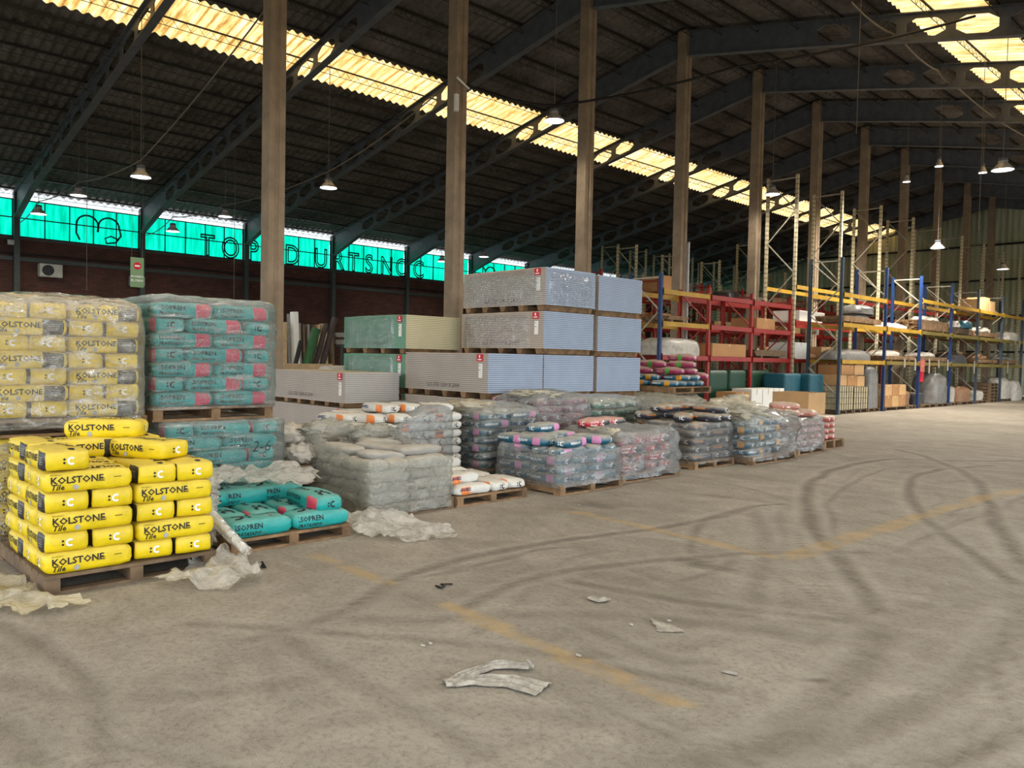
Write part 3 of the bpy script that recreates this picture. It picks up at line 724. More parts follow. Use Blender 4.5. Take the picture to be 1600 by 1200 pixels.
def bag(kind, x, y, z, rz, label, group, tilt=(0, 0), sc=None):
    me = rnd.choice(bags(kind)); o = bpy.data.objects.new(KIND_NAME[kind][0], me); COL.objects.link(o)
    o.location = (x, y, z); o.rotation_euler = (tilt[0], tilt[1], rz)
    if sc: o.scale = sc
    assert label not in USED, label
    USED[label] = 1
    tag(o, label, 'bag', group); return o

def stack(kind, xf, y0, z0, layers, lh, where, q=.52, nx=2, ny=2, ph=0, longside='A', group=None, jit=.008, skip=None, hide=True, wob=0):
    """layers of crosswise pairs; xf = front face x, going back to -x"""
    g = group or ('bags in the '+where); half = q/4
    cn = KIND_NAME[kind][1]
    for l in range(layers):
        z = z0+l*lh; sh = wob*math.sin(l*2.1+1)
        for i in range(nx):
            for j in range(ny):
                lg = (l+i+j+ph) % 2 == 0
                cx, cy = xf-q/2-i*q, y0+q/2+j*q
                colw = ('left', 'right')[j] if ny == 2 else ('left', 'middle', 'right')[j]
                roww = 'front' if i == 0 else 'back'
                for a in (0, 1):
                    if skip and skip(l, i, j, a, lg): continue
                    if hide and l < layers-1 and not ((i == 0 and (not lg or a == 0)) or (j == 0 and (lg or a == 0)) or (j == ny-1 and (lg or a == 1)) or i == nx-1): continue
                    jx, jy, jr = rnd.uniform(-jit, jit), rnd.uniform(-jit, jit), rnd.uniform(-.03, .03)
                    if lg:
                        x, y = cx+(half if a == 0 else -half), cy; rz = (-PI/2 if longside == 'A' else PI/2)+jr
                        d = 'outer' if a == 0 else 'inner'; d = d+' long'
                    else:
                        x, y = cx, cy+(-half if a == 0 else half); rz = jr; d = ('left' if a == 0 else 'right')+' end-on'
                    lab = '%s bag, %s layer, %s %s, %s one, %s' % (cn, ORD[l], roww, colw, d, where)
                    bag(kind, x+jx+sh, y+jy, z+.001, rz, lab, g)

# ------------------------------------------------------------------ pallets
def pallet(x0, x1, y0, y1, z, label, h=.12, old=False, group='wooden pallets under the bag stacks'):
    root = empty('wooden_pallet', ((x0+x1)/2, (y0+y1)/2, z)); hx, hy = (x1-x0)/2, (y1-y0)/2
    m = M['wood_old'] if old else M['wood']
    bm = B(); n = max(5, int((x1-x0)/.14))
    for i in range(n):
        a = -hx+2*hx*i/n; box(bm, a+.008, a+2*hx/n-.012, -hy, hy, h-.022, h)
    obj('deck', bm, m, root)
    for yy in (-hy+.045, 0, hy-.045):
        bm = B(); box(bm, -hx+.004, hx-.004, yy-.04, yy+.04, .02, h-.0225); obj('bearer', bm, m, root)
    for xx in (-hx+.06, 0, hx-.06):
        bm = B(); box(bm, xx-.05, xx+.05, -hy, hy, 0, .0195); obj('bottom_board', bm, m, root)
    return tag(root, label, 'pallet', group)

# ------------------------------------------------------------------ plastic film shells
def film(x0, x1, y0, y1, z0, z1, mat, label, seed=0, amp=.02, n=12, top=True, topbump=0.0, frq=5, name='stretch_film', skirt=0, res=.05, zfun=None, group='plastic film around the stacks'):
    cx, cy = (x0+x1)/2, (y0+y1)/2; hx, hy, hz = (x1-x0)/2, (y1-y0)/2, (z1-z0)
    NX, NY, NZ = max(4, int((x1-x0)/res)), max(4, int((y1-y0)/res)), max(4, int(hz/res)); bm = bmesh.new(); vid = {}
    def pt(i, j, k):
        key = (i, j, k)
        if key in vid: return vid[key]
        u, v, w_ = -1+2*i/NX, -1+2*j/NY, k/NZ
        r = (abs(u)**n+abs(v)**n+abs(w_)**n)**(1/n); r = max(r, max(abs(u), abs(v), abs(w_)))
        p = Vector((u/r*hx, v/r*hy, w_/r*hz if w_ else 0))
        top_ = z1 if not zfun else zfun(p.x+cx, p.y+cy)
        p.z = p.z/hz*(top_-z0)
        p.z += topbump*(1-u*u)*(1-v*v)*w_**3
        d = noise.noise_vector((p.x*frq+seed*9.1, p.y*frq, p.z*frq*1.6)); e = noise.noise_vector((p.x*frq*3+seed*5.1, p.y*frq*3, p.z*frq*3))
        if skirt and w_ < .25: p.x *= 1+skirt*(.25-w_)*(.5+d.x); p.y *= 1+skirt*(.25-w_)*(.5+d.y)
        out = Vector((u if abs(u) > .95 else 0, v if abs(v) > .95 else 0, w_ if w_ > .95 else 0))
        s_ = abs(d.x)*1.2+e.y*.5
        p += out*(s_*amp)
        if k == 0: p.z = max(0, p.z+.03*d.z) if z0 > .03 else .002
        vid[key] = bm.verts.new(p); return vid[key]
    def q(*t): f = bm.faces.new([pt(*a) for a in t]); f.smooth = True
    for i in range(NX):
        for k in range(NZ):
            q((i, 0, k), (i+1, 0, k), (i+1, 0, k+1), (i, 0, k+1)); q((i, NY, k), (i, NY, k+1), (i+1, NY, k+1), (i+1, NY, k))
        if top:
            for j in range(NY): q((i, j, NZ), (i+1, j, NZ), (i+1, j+1, NZ), (i, j+1, NZ))
    for j in range(NY):
        for k in range(NZ):
            q((0, j, k), (0, j, k+1), (0, j+1, k+1), (0, j+1, k)); q((NX, j, k), (NX, j+1, k), (NX, j+1, k+1), (NX, j, k+1))
    o = obj(name, bm, M[mat]); o.location = (cx, cy, z0)
    return tag(o, label, 'plastic film', group)
def blob(cx, cy, cz, rx, ry, rz_, mat, label, seed, amp=.35, frq=3.2, name='crumpled_film', cat='plastic film', sub=4, flat=True, group=None):
    bm = bmesh.new(); bmesh.ops.create_icosphere(bm, subdivisions=sub, radius=1)
    for v in bm.verts:
        p = v.co.copy(); d = noise.noise(p*frq+Vector((seed*7.3, 0, 0))); e = noise.noise(p*frq*2.6+Vector((0, seed*3.3, 0)))
        s_ = 1+amp*(abs(d)*2-.5)+amp*.45*(abs(e)*2-.5); v.co = Vector((p.x*rx, p.y*ry, p.z*rz_))*s_
        if flat: v.co.z = max(v.co.z, -cz+.003)
    for f in bm.faces: f.smooth = True
    o = obj(name, bm, M[mat]); o.location = (cx, cy, cz); return tag(o, label, cat, group)
def sheet_on_floor(pts, mat, label, seed, h=.06, res=.035, name='plastic_sheet', cat='plastic sheet', zf=None, frq=4, z0=0):
    """crumpled sheet whose outline is the polygon pts"""
    xs = [p[0] for p in pts]; ys = [p[1] for p in pts]; bm = bmesh.new(); grid = {}
    def inside(x, y):
        c = False; n = len(pts)
        for i in range(n):
            (x1, y1), (x2, y2) = pts[i], pts[(i+1) % n]
            if (y1 > y) != (y2 > y) and x < (x2-x1)*(y-y1)/(y2-y1)+x1: c = not c
        return c
    nx, ny = int((max(xs)-min(xs))/res)+1, int((max(ys)-min(ys))/res)+1
    def vt(i, j):
        if (i, j) not in grid:
            x, y = min(xs)+i*res, min(ys)+j*res
            n1 = noise.noise((x*frq+seed, y*frq, 0)); n2 = noise.noise((x*frq*3, y*frq*3+seed, 0))
            z = .004+h*(max(0, 1-abs(n1)*3.2)*.8+abs(n2)*.5)+(zf(x, y) if zf else 0)
            grid[(i, j)] = bm.verts.new((x+.012*n2, y+.012*n1, z+z0))
        return grid[(i, j)]
    for i in range(nx):
        for j in range(ny):
            if inside(min(xs)+(i+.5)*res, min(ys)+(j+.5)*res):
                f = bm.faces.new((vt(i, j), vt(i+1, j), vt(i+1, j+1), vt(i, j+1))); f.smooth = True
    return tag(obj(name, bm, M[mat]), label, cat)

# ---- open yellow pallet (nearest)
pallet(-6.55, -5.34, 1.27, 2.33, 0, 'worn wooden pallet carrying the open yellow bags nearest the camera', old=True)
Wy = 'open yellow pallet'; Gy = 'yellow bags on the open front pallet'
stack('yellow', -5.36, 1.275, .12, 5, .125, Wy, q=.525, ph=0, group=Gy, jit=.01)
T = .12+5*.125+.006
def yb(x, y, z, rz, lab, tilt=(0, 0)): bag('yellow', x, y, z, rz, lab, Gy, tilt)
yb(-5.62, 1.40, T, .02, 'yellow bag with black side panel, end out, left on top of the open pallet')
yb(-5.66, 1.66+.02, T, 0, 'yellow bag lying behind the front left top bag of the open pallet') if False else None
yb(-6.17, 1.42, T, .03, 'yellow bag behind the black-panelled one, top layer, open yellow pallet')
yb(-6.10, 1.70, T, PI/2+.05, 'yellow long bag in the middle of the top layer, open yellow pallet')
yb(-6.26, 2.05, T, .12, 'yellow bag at the back under the topmost bag, open yellow pallet')
yb(-5.80, 2.03, T, .42+PI, 'yellow bag turned askew on the right top of the open pallet')
yb(-6.15, 1.86, T+.125, -PI/2-.55, 'topmost yellow bag, alone on the very top of the open pallet')
# ---- low teal pallet
pallet(-6.65, -5.60, 2.545, 3.58, 0, 'wooden pallet under the low pile of teal bags', h=.105)
Gt = 'teal bags on the low opened pallet'
def tb(x, y, z, rz, lab, tilt=(0, 0), sc=None): bag('teal', x, y, z, rz, lab, Gt, tilt, sc)
tb(-5.75, 2.81, .105, -PI/2, 'teal bag, front left of the low pallet, long side out')
tb(-5.75, 3.33, .105, -PI/2, 'teal bag, front right of the low pallet under the end-on bag')
tb(-6.16, 2.70, .105, .05, 'teal bag flat behind the front left one on the low pallet')
tb(-6.16, 2.99, .105, -.05, 'teal bag showing its printed top, middle of the low pallet')
tb(-6.16, 3.29, .105, 0, 'teal bag under the stacked right side of the low pallet')
tb(-5.90, 3.40, .226, .05, 'teal bag lying end-on at the right top of the low pallet', (0, .05))
tb(-6.42, 2.95, .226, -PI/2-.05, 'teal bag with print out, second layer middle of the low pallet')
tb(-6.45, 2.66, .226, .2, 'teal bag standing half hidden at the back left of the low pallet', (0, -.1))
tb(-6.44, 3.3, .20+.03, -PI/2+.1, 'teal bag at the back right of the low pallet')
# plastic draped behind the teal pallet and rolled beside it
sheet_on_floor([(-6.75, 2.6), (-6.1, 2.62), (-5.98, 3.3), (-6.2, 3.66), (-6.75, 3.7)], 'film_loose', 'clear plastic sheet draped over the back of the teal pallet', 3, h=.07, zf=lambda x, y: .38+.10*max(0, (-x-6.1))+.12*max(0, 3.2-y), name='draped_film', cat='plastic sheet')
blob(-5.86, 2.45, .50, .11, .11, .10, 'film_loose', 'crumpled clear film between the yellow and teal pallets, upper wad', 2, group='wads of film between the front pallets', flat=False)
blob(-5.84, 2.45, .36, .10, .09, .13, 'film_loose', 'crumpled clear film between the yellow and teal pallets, lower wad', 5, group='wads of film between the front pallets', flat=False)
blob(-5.88, 2.46, .17, .12, .09, .16, 'film_loose', 'crumpled clear film at floor level between the yellow and teal pallets', 15, group='wads of film between the front pallets')
sheet_on_floor([(-5.10, 1.80), (-4.72, 2.18), (-4.82, 2.42), (-5.15, 2.52), (-5.5, 2.46), (-5.42, 2.2)], 'film_loose', 'crumpled white plastic sheet on the floor by the yellow pallet', 8, h=.10, zf=lambda x, y: .25*max(0, -x-5.05)*max(0, (y-1.9)))
sheet_on_floor([(-5.62, 3.62), (-5.12, 3.75), (-4.98, 4.2), (-5.35, 4.42), (-5.95, 4.15), (-5.95, 3.7)], 'film_loose', 'flat plastic sheet trailing on the floor from the milky wrapped stack', 11, h=.06, zf=lambda x, y: .22*max(0, -x-5.5))
sheet_on_floor([(-5.9, .8), (-5.12, 1.0), (-4.9, 1.22), (-5.0, 1.42), (-5.33, 1.26), (-5.9, 1.24)], 'film_cream', 'loose yellowed plastic film at the left corner of the yellow pallet', 14, h=.07)
bm = B(); tube(bm, [(-5.62, 2.40, .34), (-5.45, 2.47, .2), (-5.3, 2.52, .1)], .035, 8); tube(bm, [(-5.66, 2.42, .28), (-5.5, 2.5, .15), (-5.36, 2.58, .07)], .03, 8)
tag(obj('rolled_film', bm, M['film_loose'], smooth=True), 'twisted roll of clear film hanging off the yellow pallet corner', 'plastic film')

# ---- tall wrapped yellow stack, two tiers
def tall(where, kind, y0, z_lo, lay_lo, lay_hi, zp, xf, ls, ph, lh):
    pass
Ws = 'tall wrapped yellow stack'
pallet(-7.8, -6.68, 1.22, 2.30, 0, 'pallet at the foot of the tall wrapped yellow stack')
stack('yellow', -6.72, 1.235, .12, 6, .117, 'lower tall yellow stack', ny=2, nx=1, ph=0, longside='B', group='yellow bags in the lower tier of the wrapped stack')
pallet(-7.8, -6.66, 1.20, 2.32, .845, 'pallet between the two tiers of wrapped yellow bags', h=.13)
stack('yellow', -6.70, 1.235, .978, 7, .124, 'upper tall yellow stack', ny=2, nx=2, ph=1, longside='B', group='yellow bags in the upper tier of the wrapped stack', wob=.008)
film(-7.80, -6.655, 1.19, 2.325, .90, 1.90, 'film_shiny', 'shiny stretch film around the upper tier of yellow bags', 1, amp=.022, topbump=.03)
film(-7.82, -6.68, 1.2, 2.31, .03, .838, 'film_shiny', 'stretch film around the lower tier of yellow bags', 4, amp=.012)
# ---- tall teal stack, two tiers
Wt = 'upper teal stack'; G2 = 'teal bags in the wrapped upper tier'
pallet(-7.95, -6.86, 2.43, 3.52, .90, 'pallet under the upper tier of wrapped teal bags', h=.12)
for l in range(7):
    z = 1.022+l*.128; top = l == 6
    if l % 2 == 0:
        for j, nm in enumerate(('left', 'right')):
            bag('teal', -7.02, 2.71+.53*j, z, PI/2, 'teal bag with crimson patch, %s layer, front %s, upper teal stack' % (ORD[l], nm), G2)
            if j == 0 or top: bag('teal', -7.62, 2.71+.53*j, z, PI/2, 'teal bag, %s layer, back %s, upper teal stack' % (ORD[l], nm), G2)
        bag('teal', -7.32, 2.71, z, PI/2, 'teal bag, %s layer, middle left, upper teal stack' % ORD[l], G2)
        if top: bag('teal', -7.32, 3.24, z, PI/2, 'teal bag, top layer, middle right, upper teal stack', G2)
    else:
        bag('teal', -7.14, 2.585, z, .01, 'teal bag showing its end mark, %s layer, front left, upper teal stack' % ORD[l], G2)
        bag('teal', -7.14, 3.375, z, -.01, 'teal bag showing its end mark, %s layer, front right, upper teal stack' % ORD[l], G2)
        bag('teal', -7.01, 2.98, z, PI/2, 'teal bag with crimson patch, %s layer, centre, upper teal stack' % ORD[l], G2)
        bag('teal', -7.67, 2.585, z, .01, 'teal bag, %s layer, back left, upper teal stack' % ORD[l], G2)
film(-7.95, -6.84, 2.405, 3.545, 1.0, 1.975, 'film_clear', 'clear stretch film around the upper tier of teal bags', 7, amp=.018, topbump=.01, n=24)
pallet(-7.95, -6.86, 2.5, 3.6, 0, 'pallet at the foot of the teal stack')
G3 = 'teal bags in the lower wrapped tier'
for l in range(6):
    z = .122+l*.1255; off = .02*math.sin(l*1.7)
    if l % 2 == 0:
        for j, nm in enumerate(('left', 'right')): bag('teal', -7.0, 2.78+.53*j+off, z, -PI/2, 'teal bag, long side out, %s layer, front %s, lower teal stack' % (ORD[l], nm), G3)
        bag('teal', -7.3, 2.78, z, -PI/2, 'teal bag, %s layer, second from front, lower teal stack' % ORD[l], G3)
    else:
        bag('teal', -7.12, 2.65+off, z, 0, 'teal bag showing its end mark, %s layer, front left, lower teal stack' % ORD[l], G3)
        bag('teal', -7.0, 3.05+off, z, -PI/2, 'teal bag, long side out, %s layer, centre, lower teal stack' % ORD[l], G3)
        bag('teal', -7.12, 3.44+off, z, 0, 'teal bag showing its end mark, %s layer, front right, lower teal stack' % ORD[l], G3)
film(-7.95, -6.83, 2.47, 3.63, .06, .897, 'film_clear', 'clear stretch film around the lower tier of teal bags', 9, amp=.015, n=40)
V, F = text_data('2-6', .14, .2, 0, -.002, 2); me = bpy.data.meshes.new('handwriting')
me.from_pydata([(0, v.x, v.y) for v in V], [], F); o = obj('handwritten_number', me, M['ink']); o.location = (-6.80, 3.28, .60); tag(o, 'black handwritten 2-6 on the film of the lower teal stack', 'writing')

# ---- milky wrapped stack
pallet(-7.2, -6.0, 4.04, 5.02, 0, 'pallet under the milky wrapped stack of dusty bags', old=True)
stack('plain', -6.03, 4.03, .12, 4, .1, 'milky stack', q=.49, ph=0, group='dusty bags in the milky wrapped stack')
for i, (x, y, rz, z) in enumerate(((-6.30, 4.78, PI/2, .53), (-6.75, 4.2, .1, .53), (-6.7, 4.6, .4, .525), (-7.0, 4.8, PI/2, .53), (-6.3, 4.35, PI/2+.1, .50))):
    bag('plain', x, y, z, rz, 'loose dusty white bag on top of the milky stack, %s' % ('front right', 'back left', 'centre', 'back right', 'front left')[i], 'loose dusty bags on the milky stack', (0, .03*i), (1, 1, .8))
film(-7.30, -6.0, 4.01, 5.03, .03, .60, 'film_milky', 'milky dusty film wrapped around the dusty bag stack', 21, amp=.022, top=False, zfun=lambda x, y: .56+.24*max(0, min(1, (-x-6.3)/.9))+.03*noise.noise((x*6, y*6, 2)), skirt=.06)
blob(-7.1, 4.25, .74, .14, .3, .10, 'film_milky', 'bunched milky film at the back left top of the dusty stack', 22, flat=False)
blob(-7.15, 4.8, .68, .12, .3, .08, 'film_milky', 'bunched milky film at the back right top of the dusty stack', 24, flat=False)
# ---- white sacks between
pallet(-8.0, -7.0, 3.72, 4.5, 0.30, 'pallet with crumpled white sacks behind the teal stacks', h=.1, old=True)
pallet(-8.0, -7.0, 3.72, 4.5, 0.15, 'empty pallet in the middle of the pile under white sacks', h=.12, old=True); pallet(-8.0, -7.0, 3.72, 4.5, 0.0, 'lowest empty pallet under the white sacks', h=.12, old=True)
M['sack'] = simple('white_woven_sack', srgb(206, 196, 180), .8, var=.1, bump=.3)
for i, (x, y, z) in enumerate(((-7.2, 4.0, .50), (-7.3, 4.25, .49), (-7.35, 3.98, .68), (-7.4, 4.22, .66))):
    blob(x, y, z, .2, .17, .11, 'sack', 'crumpled white sack behind the teal stacks, %s' % ('lower left', 'lower right', 'upper left', 'upper right')[i], 31+i, name='white_sack', cat='sack', flat=False, amp=.25, group='crumpled white sacks')
# ---- low white bag pallet
pallet(-7.02, -6.0, 5.06, 6.05, 0, 'wooden pallet with a few off-white bags beside the milky stack', h=.105)
Gw = 'off-white bags on the low pallet'
for x, y, z, rz, lab in ((-6.14, 5.31, .105, -PI/2, 'front left, long side out'), (-6.26, 5.68, .105, 0, 'front, first end-on from the right gap'), (-6.26, 5.93, .105, 0, 'front right corner, end-on'), (-6.42, 5.3, .105, -PI/2, 'second row left'),
                         (-6.8, 5.68, .105, 0, 'back middle'), (-6.8, 5.93, .105, 0, 'back right'), (-6.25, 5.25, .207, -PI/2+.12, 'second layer, orange panel at its right'), (-6.62, 5.4, .207, -PI/2, 'second layer, behind the orange-panelled one'), (-6.68, 5.35, .309, -PI/2, 'third layer at the back')):
    bag('white', x, y, z, rz, 'off-white bag on the low pallet, '+lab, Gw)
# ---- off-white stack behind the milky one
pallet(-8.55, -7.4, 4.75, 6.15, 0, 'pallet under the off-white bag stack behind the milky stack')
Gw2 = 'off-white bags in the stack behind the milky stack'
for l in range(7):
    z = .122+l*.1
    for j in range(3):
        if l == 6 and j == 0: continue
        if (l+j) % 2 == 0:
            bag('white', -7.54, 5.1+.5*j-.02, z, -PI/2, 'off-white bag, long side out, %s layer, column %s, rear off-white stack' % (ORD[l], NTH[j]), Gw2)
        else:
            for a in (0, 1): bag('white', -7.66, 5.1+.5*j-.125+.25*a-.02, z, 0, 'off-white bag, end-on, %s layer, column %s %s, rear off-white stack' % (ORD[l], NTH[j], ('left', 'right')[a]), Gw2)
for i, (x, y, rz) in enumerate(((-7.95, 4.88, .3), (-7.75, 5.12, .5), (-8.25, 5.2, 0), (-8.2, 5.6, PI/2))):
    bag('white', x, y, .722+.0*i, rz, 'off-white bag sprawled on the rear off-white stack, %s' % ('far left', 'left, beside the orange print', 'at the back', 'at the back right')[i], Gw2)
bm = B()
for i, (x, y, z, rz) in enumerate(((-7.85, 5.4, .83, .05), (-7.75, 5.68, .83, 0.0), (-7.6, 6.0, .83, -PI/2))):
    bag('white', x, y, z, rz, 'off-white bag on the very top of the rear stack, %s' % ('left', 'middle', 'right')[i], Gw2)
for l in range(7): bag('white', -8.2, 5.35, .122+l*.1, 0, 'off-white bag, %s layer, hidden core of the rear off-white stack' % ORD[l], Gw2) if l > 4 else None
film(-8.5, -7.37, 5.32, 6.17, .1, .90, 'film_grey', 'grey film around the right half of the rear off-white stack', 27, amp=.02, zfun=lambda x, y: .74+.18*max(0, min(1, (y-5.35)/.4)))
# ---- rear deep teal wrapped stack
pallet(-8.15, -7.2, 6.48, 7.52, 0, 'pallet under the rear wrapped deep teal stack')
stack('deep', -7.24, 6.5, .12, 7, .1, 'rear deep teal stack', q=.5, ph=1, longside='B', group='bags in the rear wrapped deep teal stack')
film(-8.25, -7.2, 6.46, 7.54, .05, .87, 'film_clear', 'glossy film around the rear deep teal stack', 31, amp=.04, topbump=.05)
blob(-7.75, 6.75, .86, .42, .34, .09, 'film_cream', 'bunched cream film on top of the rear deep teal stack', 33, flat=False)
V, F = text_data('65A', .15, .3, 0, -.003, 2); me = bpy.data.meshes.new('handwriting'); me.from_pydata([(0, v.x, v.y) for v in V], [], F); o = obj('handwritten_number', me, M['ink']); o.location = (-7.135, 7.1, .66); tag(o, 'black handwritten code on the rear deep teal stack', 'writing')
# ---- wine and pine stacks at the back
pallet(-8.25, -7.33, 7.62, 8.7, 0, 'pallet under the wine red wrapped stack')
stack('wine', -7.4, 7.64, .12, 8, .105, 'wine red stack', q=.52, ph=0, group='bags in the wine red wrapped stack')
film(-8.27, -7.36, 7.6, 8.72, .05, 1.0, 'film_grey', 'purple-grey looking film around the wine red stack', 37, amp=.03, topbump=.06)
blob(-7.8, 8.0, 1.0, .40, .42, .06, 'film_cream', 'dusty film with peach skylight tint heaped on the wine red stack', 39, flat=False)
V, F = text_data('27', .15, .3, 0, -.003, 2); me = bpy.data.meshes.new('handwriting'); me.from_pydata([(0, v.x, v.y) for v in V], [], F); o = obj('handwritten_number', me, M['ink']); o.location = (-7.325, 8.0, .72); tag(o, 'black handwritten 27 on the wine red stack', 'writing')
pallet(-8.25, -7.4, 8.85, 10.0, 0, 'pallet under the pine green wrapped stack')
stack('pine', -7.45, 8.88, .12, 7, .11, 'pine green stack', q=.54, ph=0, group='bags in the pine green wrapped stack')
film(-8.28, -7.42, 8.84, 10.02, .05, .93, 'film_cream', 'dusty film over the pine green stack', 41, amp=.03, topbump=.04) if False else film(-8.28, -7.42, 8.84, 10.02, .05, .93, 'film_clear', 'dusty film over the pine green stack', 41, amp=.03, topbump=.04)
# ---- front deep teal pallet
pallet(-6.88, -5.82, 6.38, 7.48, 0, 'pallet under the grey-wrapped deep teal bags in the front row', h=.11)
Gd = 'bags of the front deep teal pallet'
stack('deep', -5.86, 6.40, .11, 4, .1, 'front teal pallet', q=.53, ph=1, group=Gd)
film(-6.9, -5.825, 6.36, 7.5, .08, .56, 'film_milky' if False else 'film_grey', 'grey film around the lower layers of the front deep teal pallet', 43, amp=.025, top=False, zfun=lambda x, y: .50+.03*noise.noise((x*5, y*5, 1)), skirt=.03)
for x, y, z, rz, lab in ((-6.66, 6.52, .512, 0, 'back left, end-on'), (-6.35, 6.52, .512, .02, 'left, end mark out'), (-6.0, 6.72, .512, PI/2+.3, 'front left with pink patch'), (-6.1, 7.2, .512, .35, 'front right, end mark out'), (-6.6, 7.15, .512, PI/2-.1, 'back right'), (-6.62, 6.85, .512, .1, 'back middle'), (-6.7, 7.0, .614, PI/2+.2, 'topmost with pink patch')):
    bag('deep', x, y, z, rz, 'deep teal bag on top of the front deep teal pallet, '+lab, Gd)
# ---- red pallet
pallet(-6.98, -5.95, 7.62, 8.85, 0, 'pallet under the wrapped red bags in the front row', h=.11)
stack('red', -6.0, 7.65, .11, 4, .112, 'front red pallet', q=.58, ph=0, longside='B', group='bags of the front red pallet')
film(-6.98, -5.94, 7.6, 8.86, .04, .62, 'film_grey', 'wrinkled clear film around the front red pallet', 47, amp=.045, skirt=.06, topbump=.02)
bag('red', -6.68, 7.93, .63, PI/2+.1, 'red and charcoal bag lying on the left top of the red pallet', 'loose bags on the red pallet')
bag('red', -6.78, 8.35, .62, PI/2-.2, 'red and charcoal bag partly under film on the red pallet top', 'loose bags on the red pallet')
blob(-6.3, 7.72, .58, .30, .1, .08, 'film_cream', 'bunched cream film at the left edge of the red pallet', 49, flat=False)
# ---- charcoal pallet
pallet(-7.1, -6.08, 9.4, 10.45, 0, 'pallet under the charcoal bags in the front row', h=.11)
stack('char', -6.13, 9.42, .11, 5, .108, 'front charcoal pallet', q=.51, ph=0, group='bags of the front charcoal pallet')
film(-7.1, -6.1, 9.4, 10.47, .07, .665, 'film_clear', 'clear film around the lower layers of charcoal bags', 53, amp=.03, top=False)
for x, y, z, rz, lab in ((-6.98, 9.55, .66, PI/2, 'back left'), (-6.42, 9.6, .66, PI/2+.5, 'front left, slumped'), (-6.3, 10.2, .66, .05, 'front right lower, end-on'), (-6.3, 9.93, .66, .1, 'front middle, end-on'), (-6.85, 10.0, .66, PI/2, 'back right'), (-6.8, 9.7, .765, PI/2, 'upper left with name out'), (-6.35, 10.18, .765, .1, 'upper right, end-on'), (-6.85, 10.2, .765, PI/2, 'upper back right')):
    bag('char', x, y, z, rz, 'charcoal bag on top of the charcoal pallet, '+lab, 'loose charcoal bags on the wrapped layers')
bag('white', -6.12, 9.72, .70, PI/2+.1, 'off-white striped bag slumped on the charcoal pallet front', 'loose charcoal bags on the wrapped layers', sc=(.7, .9, .9)) if False else None
# ---- blue wrapped pallet with heaped film
pallet(-6.9, -5.84, 10.55, 11.92, 0, 'pallet under the blue bags wrapped in loose film', h=.12)
stack('deepo', -5.95, 10.62, .12, 5, .108, 'loose-wrapped teal pallet', q=.52, ph=0, longside='B', group='bags of the loosely wrapped teal pallet')
film(-6.95, -5.85, 10.52, 11.95, .06, .69, 'film_clear', 'loose glossy film sagging around the front blue pallet', 57, amp=.09, topbump=.10, frq=3.5)
blob(-6.35, 10.82, .80, .42, .42, .17, 'film_cream', 'big heap of bunched clear film on the blue pallet', 59, amp=.5, flat=False)
bag('deepo', -6.5, 11.6, .70, PI/2+.1, 'deep teal bag with amber patch on the loose-wrapped pallet', 'loose bags on the blue pallet')
bag('deepo', -6.8, 11.15, .72, PI/2-.1, 'deep teal bag at the back top of the loose-wrapped pallet', 'loose bags on the blue pallet')
# ---- brownish pallet
pallet(-7.05, -6.03, 12.33, 13.32, 0, 'pallet under the pinkish brown bags in the front row', h=.12)
stack('brown', -6.1, 12.36, .12, 4, .11, 'brown pallet', q=.5, ph=1, group='bags of the pinkish brown pallet')
film(-7.05, -6.04, 12.3, 13.34, .06, .6, 'film_grey', 'grey film around the pinkish brown pallet', 61, amp=.05, skirt=.05)
for x, y, z, rz, lab in ((-6.4, 12.55, .62, .5, 'left'), (-6.3, 12.95, .62, .3, 'right, printed end drooping'), (-6.75, 12.7, .62, PI/2, 'back'), (-6.5, 12.75, .73, .7, 'topmost')):
    bag('brown', x, y, z, rz, 'pinkish brown bag heaped on the brown pallet, '+lab, 'loose bags on the brown pallet', (.1, 0))
# ---- coral pallet
pallet(-7.2, -6.17, 13.6, 14.42, 0, 'last pallet of the front row, with coral bags', h=.16)
for l in range(4):
    bag('coral', -6.45, 13.75+.02*l, .162+l*.105, .05*l, 'coral red bag end-on, %s layer, last pallet of the row' % ORD[l], 'coral bags on the last pallet')
    bag('coral', -6.45, 14.03+.01*l, .162+l*.105, -.04*l, 'coral red bag beside the end-on one, %s layer, last pallet' % ORD[l], 'coral bags on the last pallet')
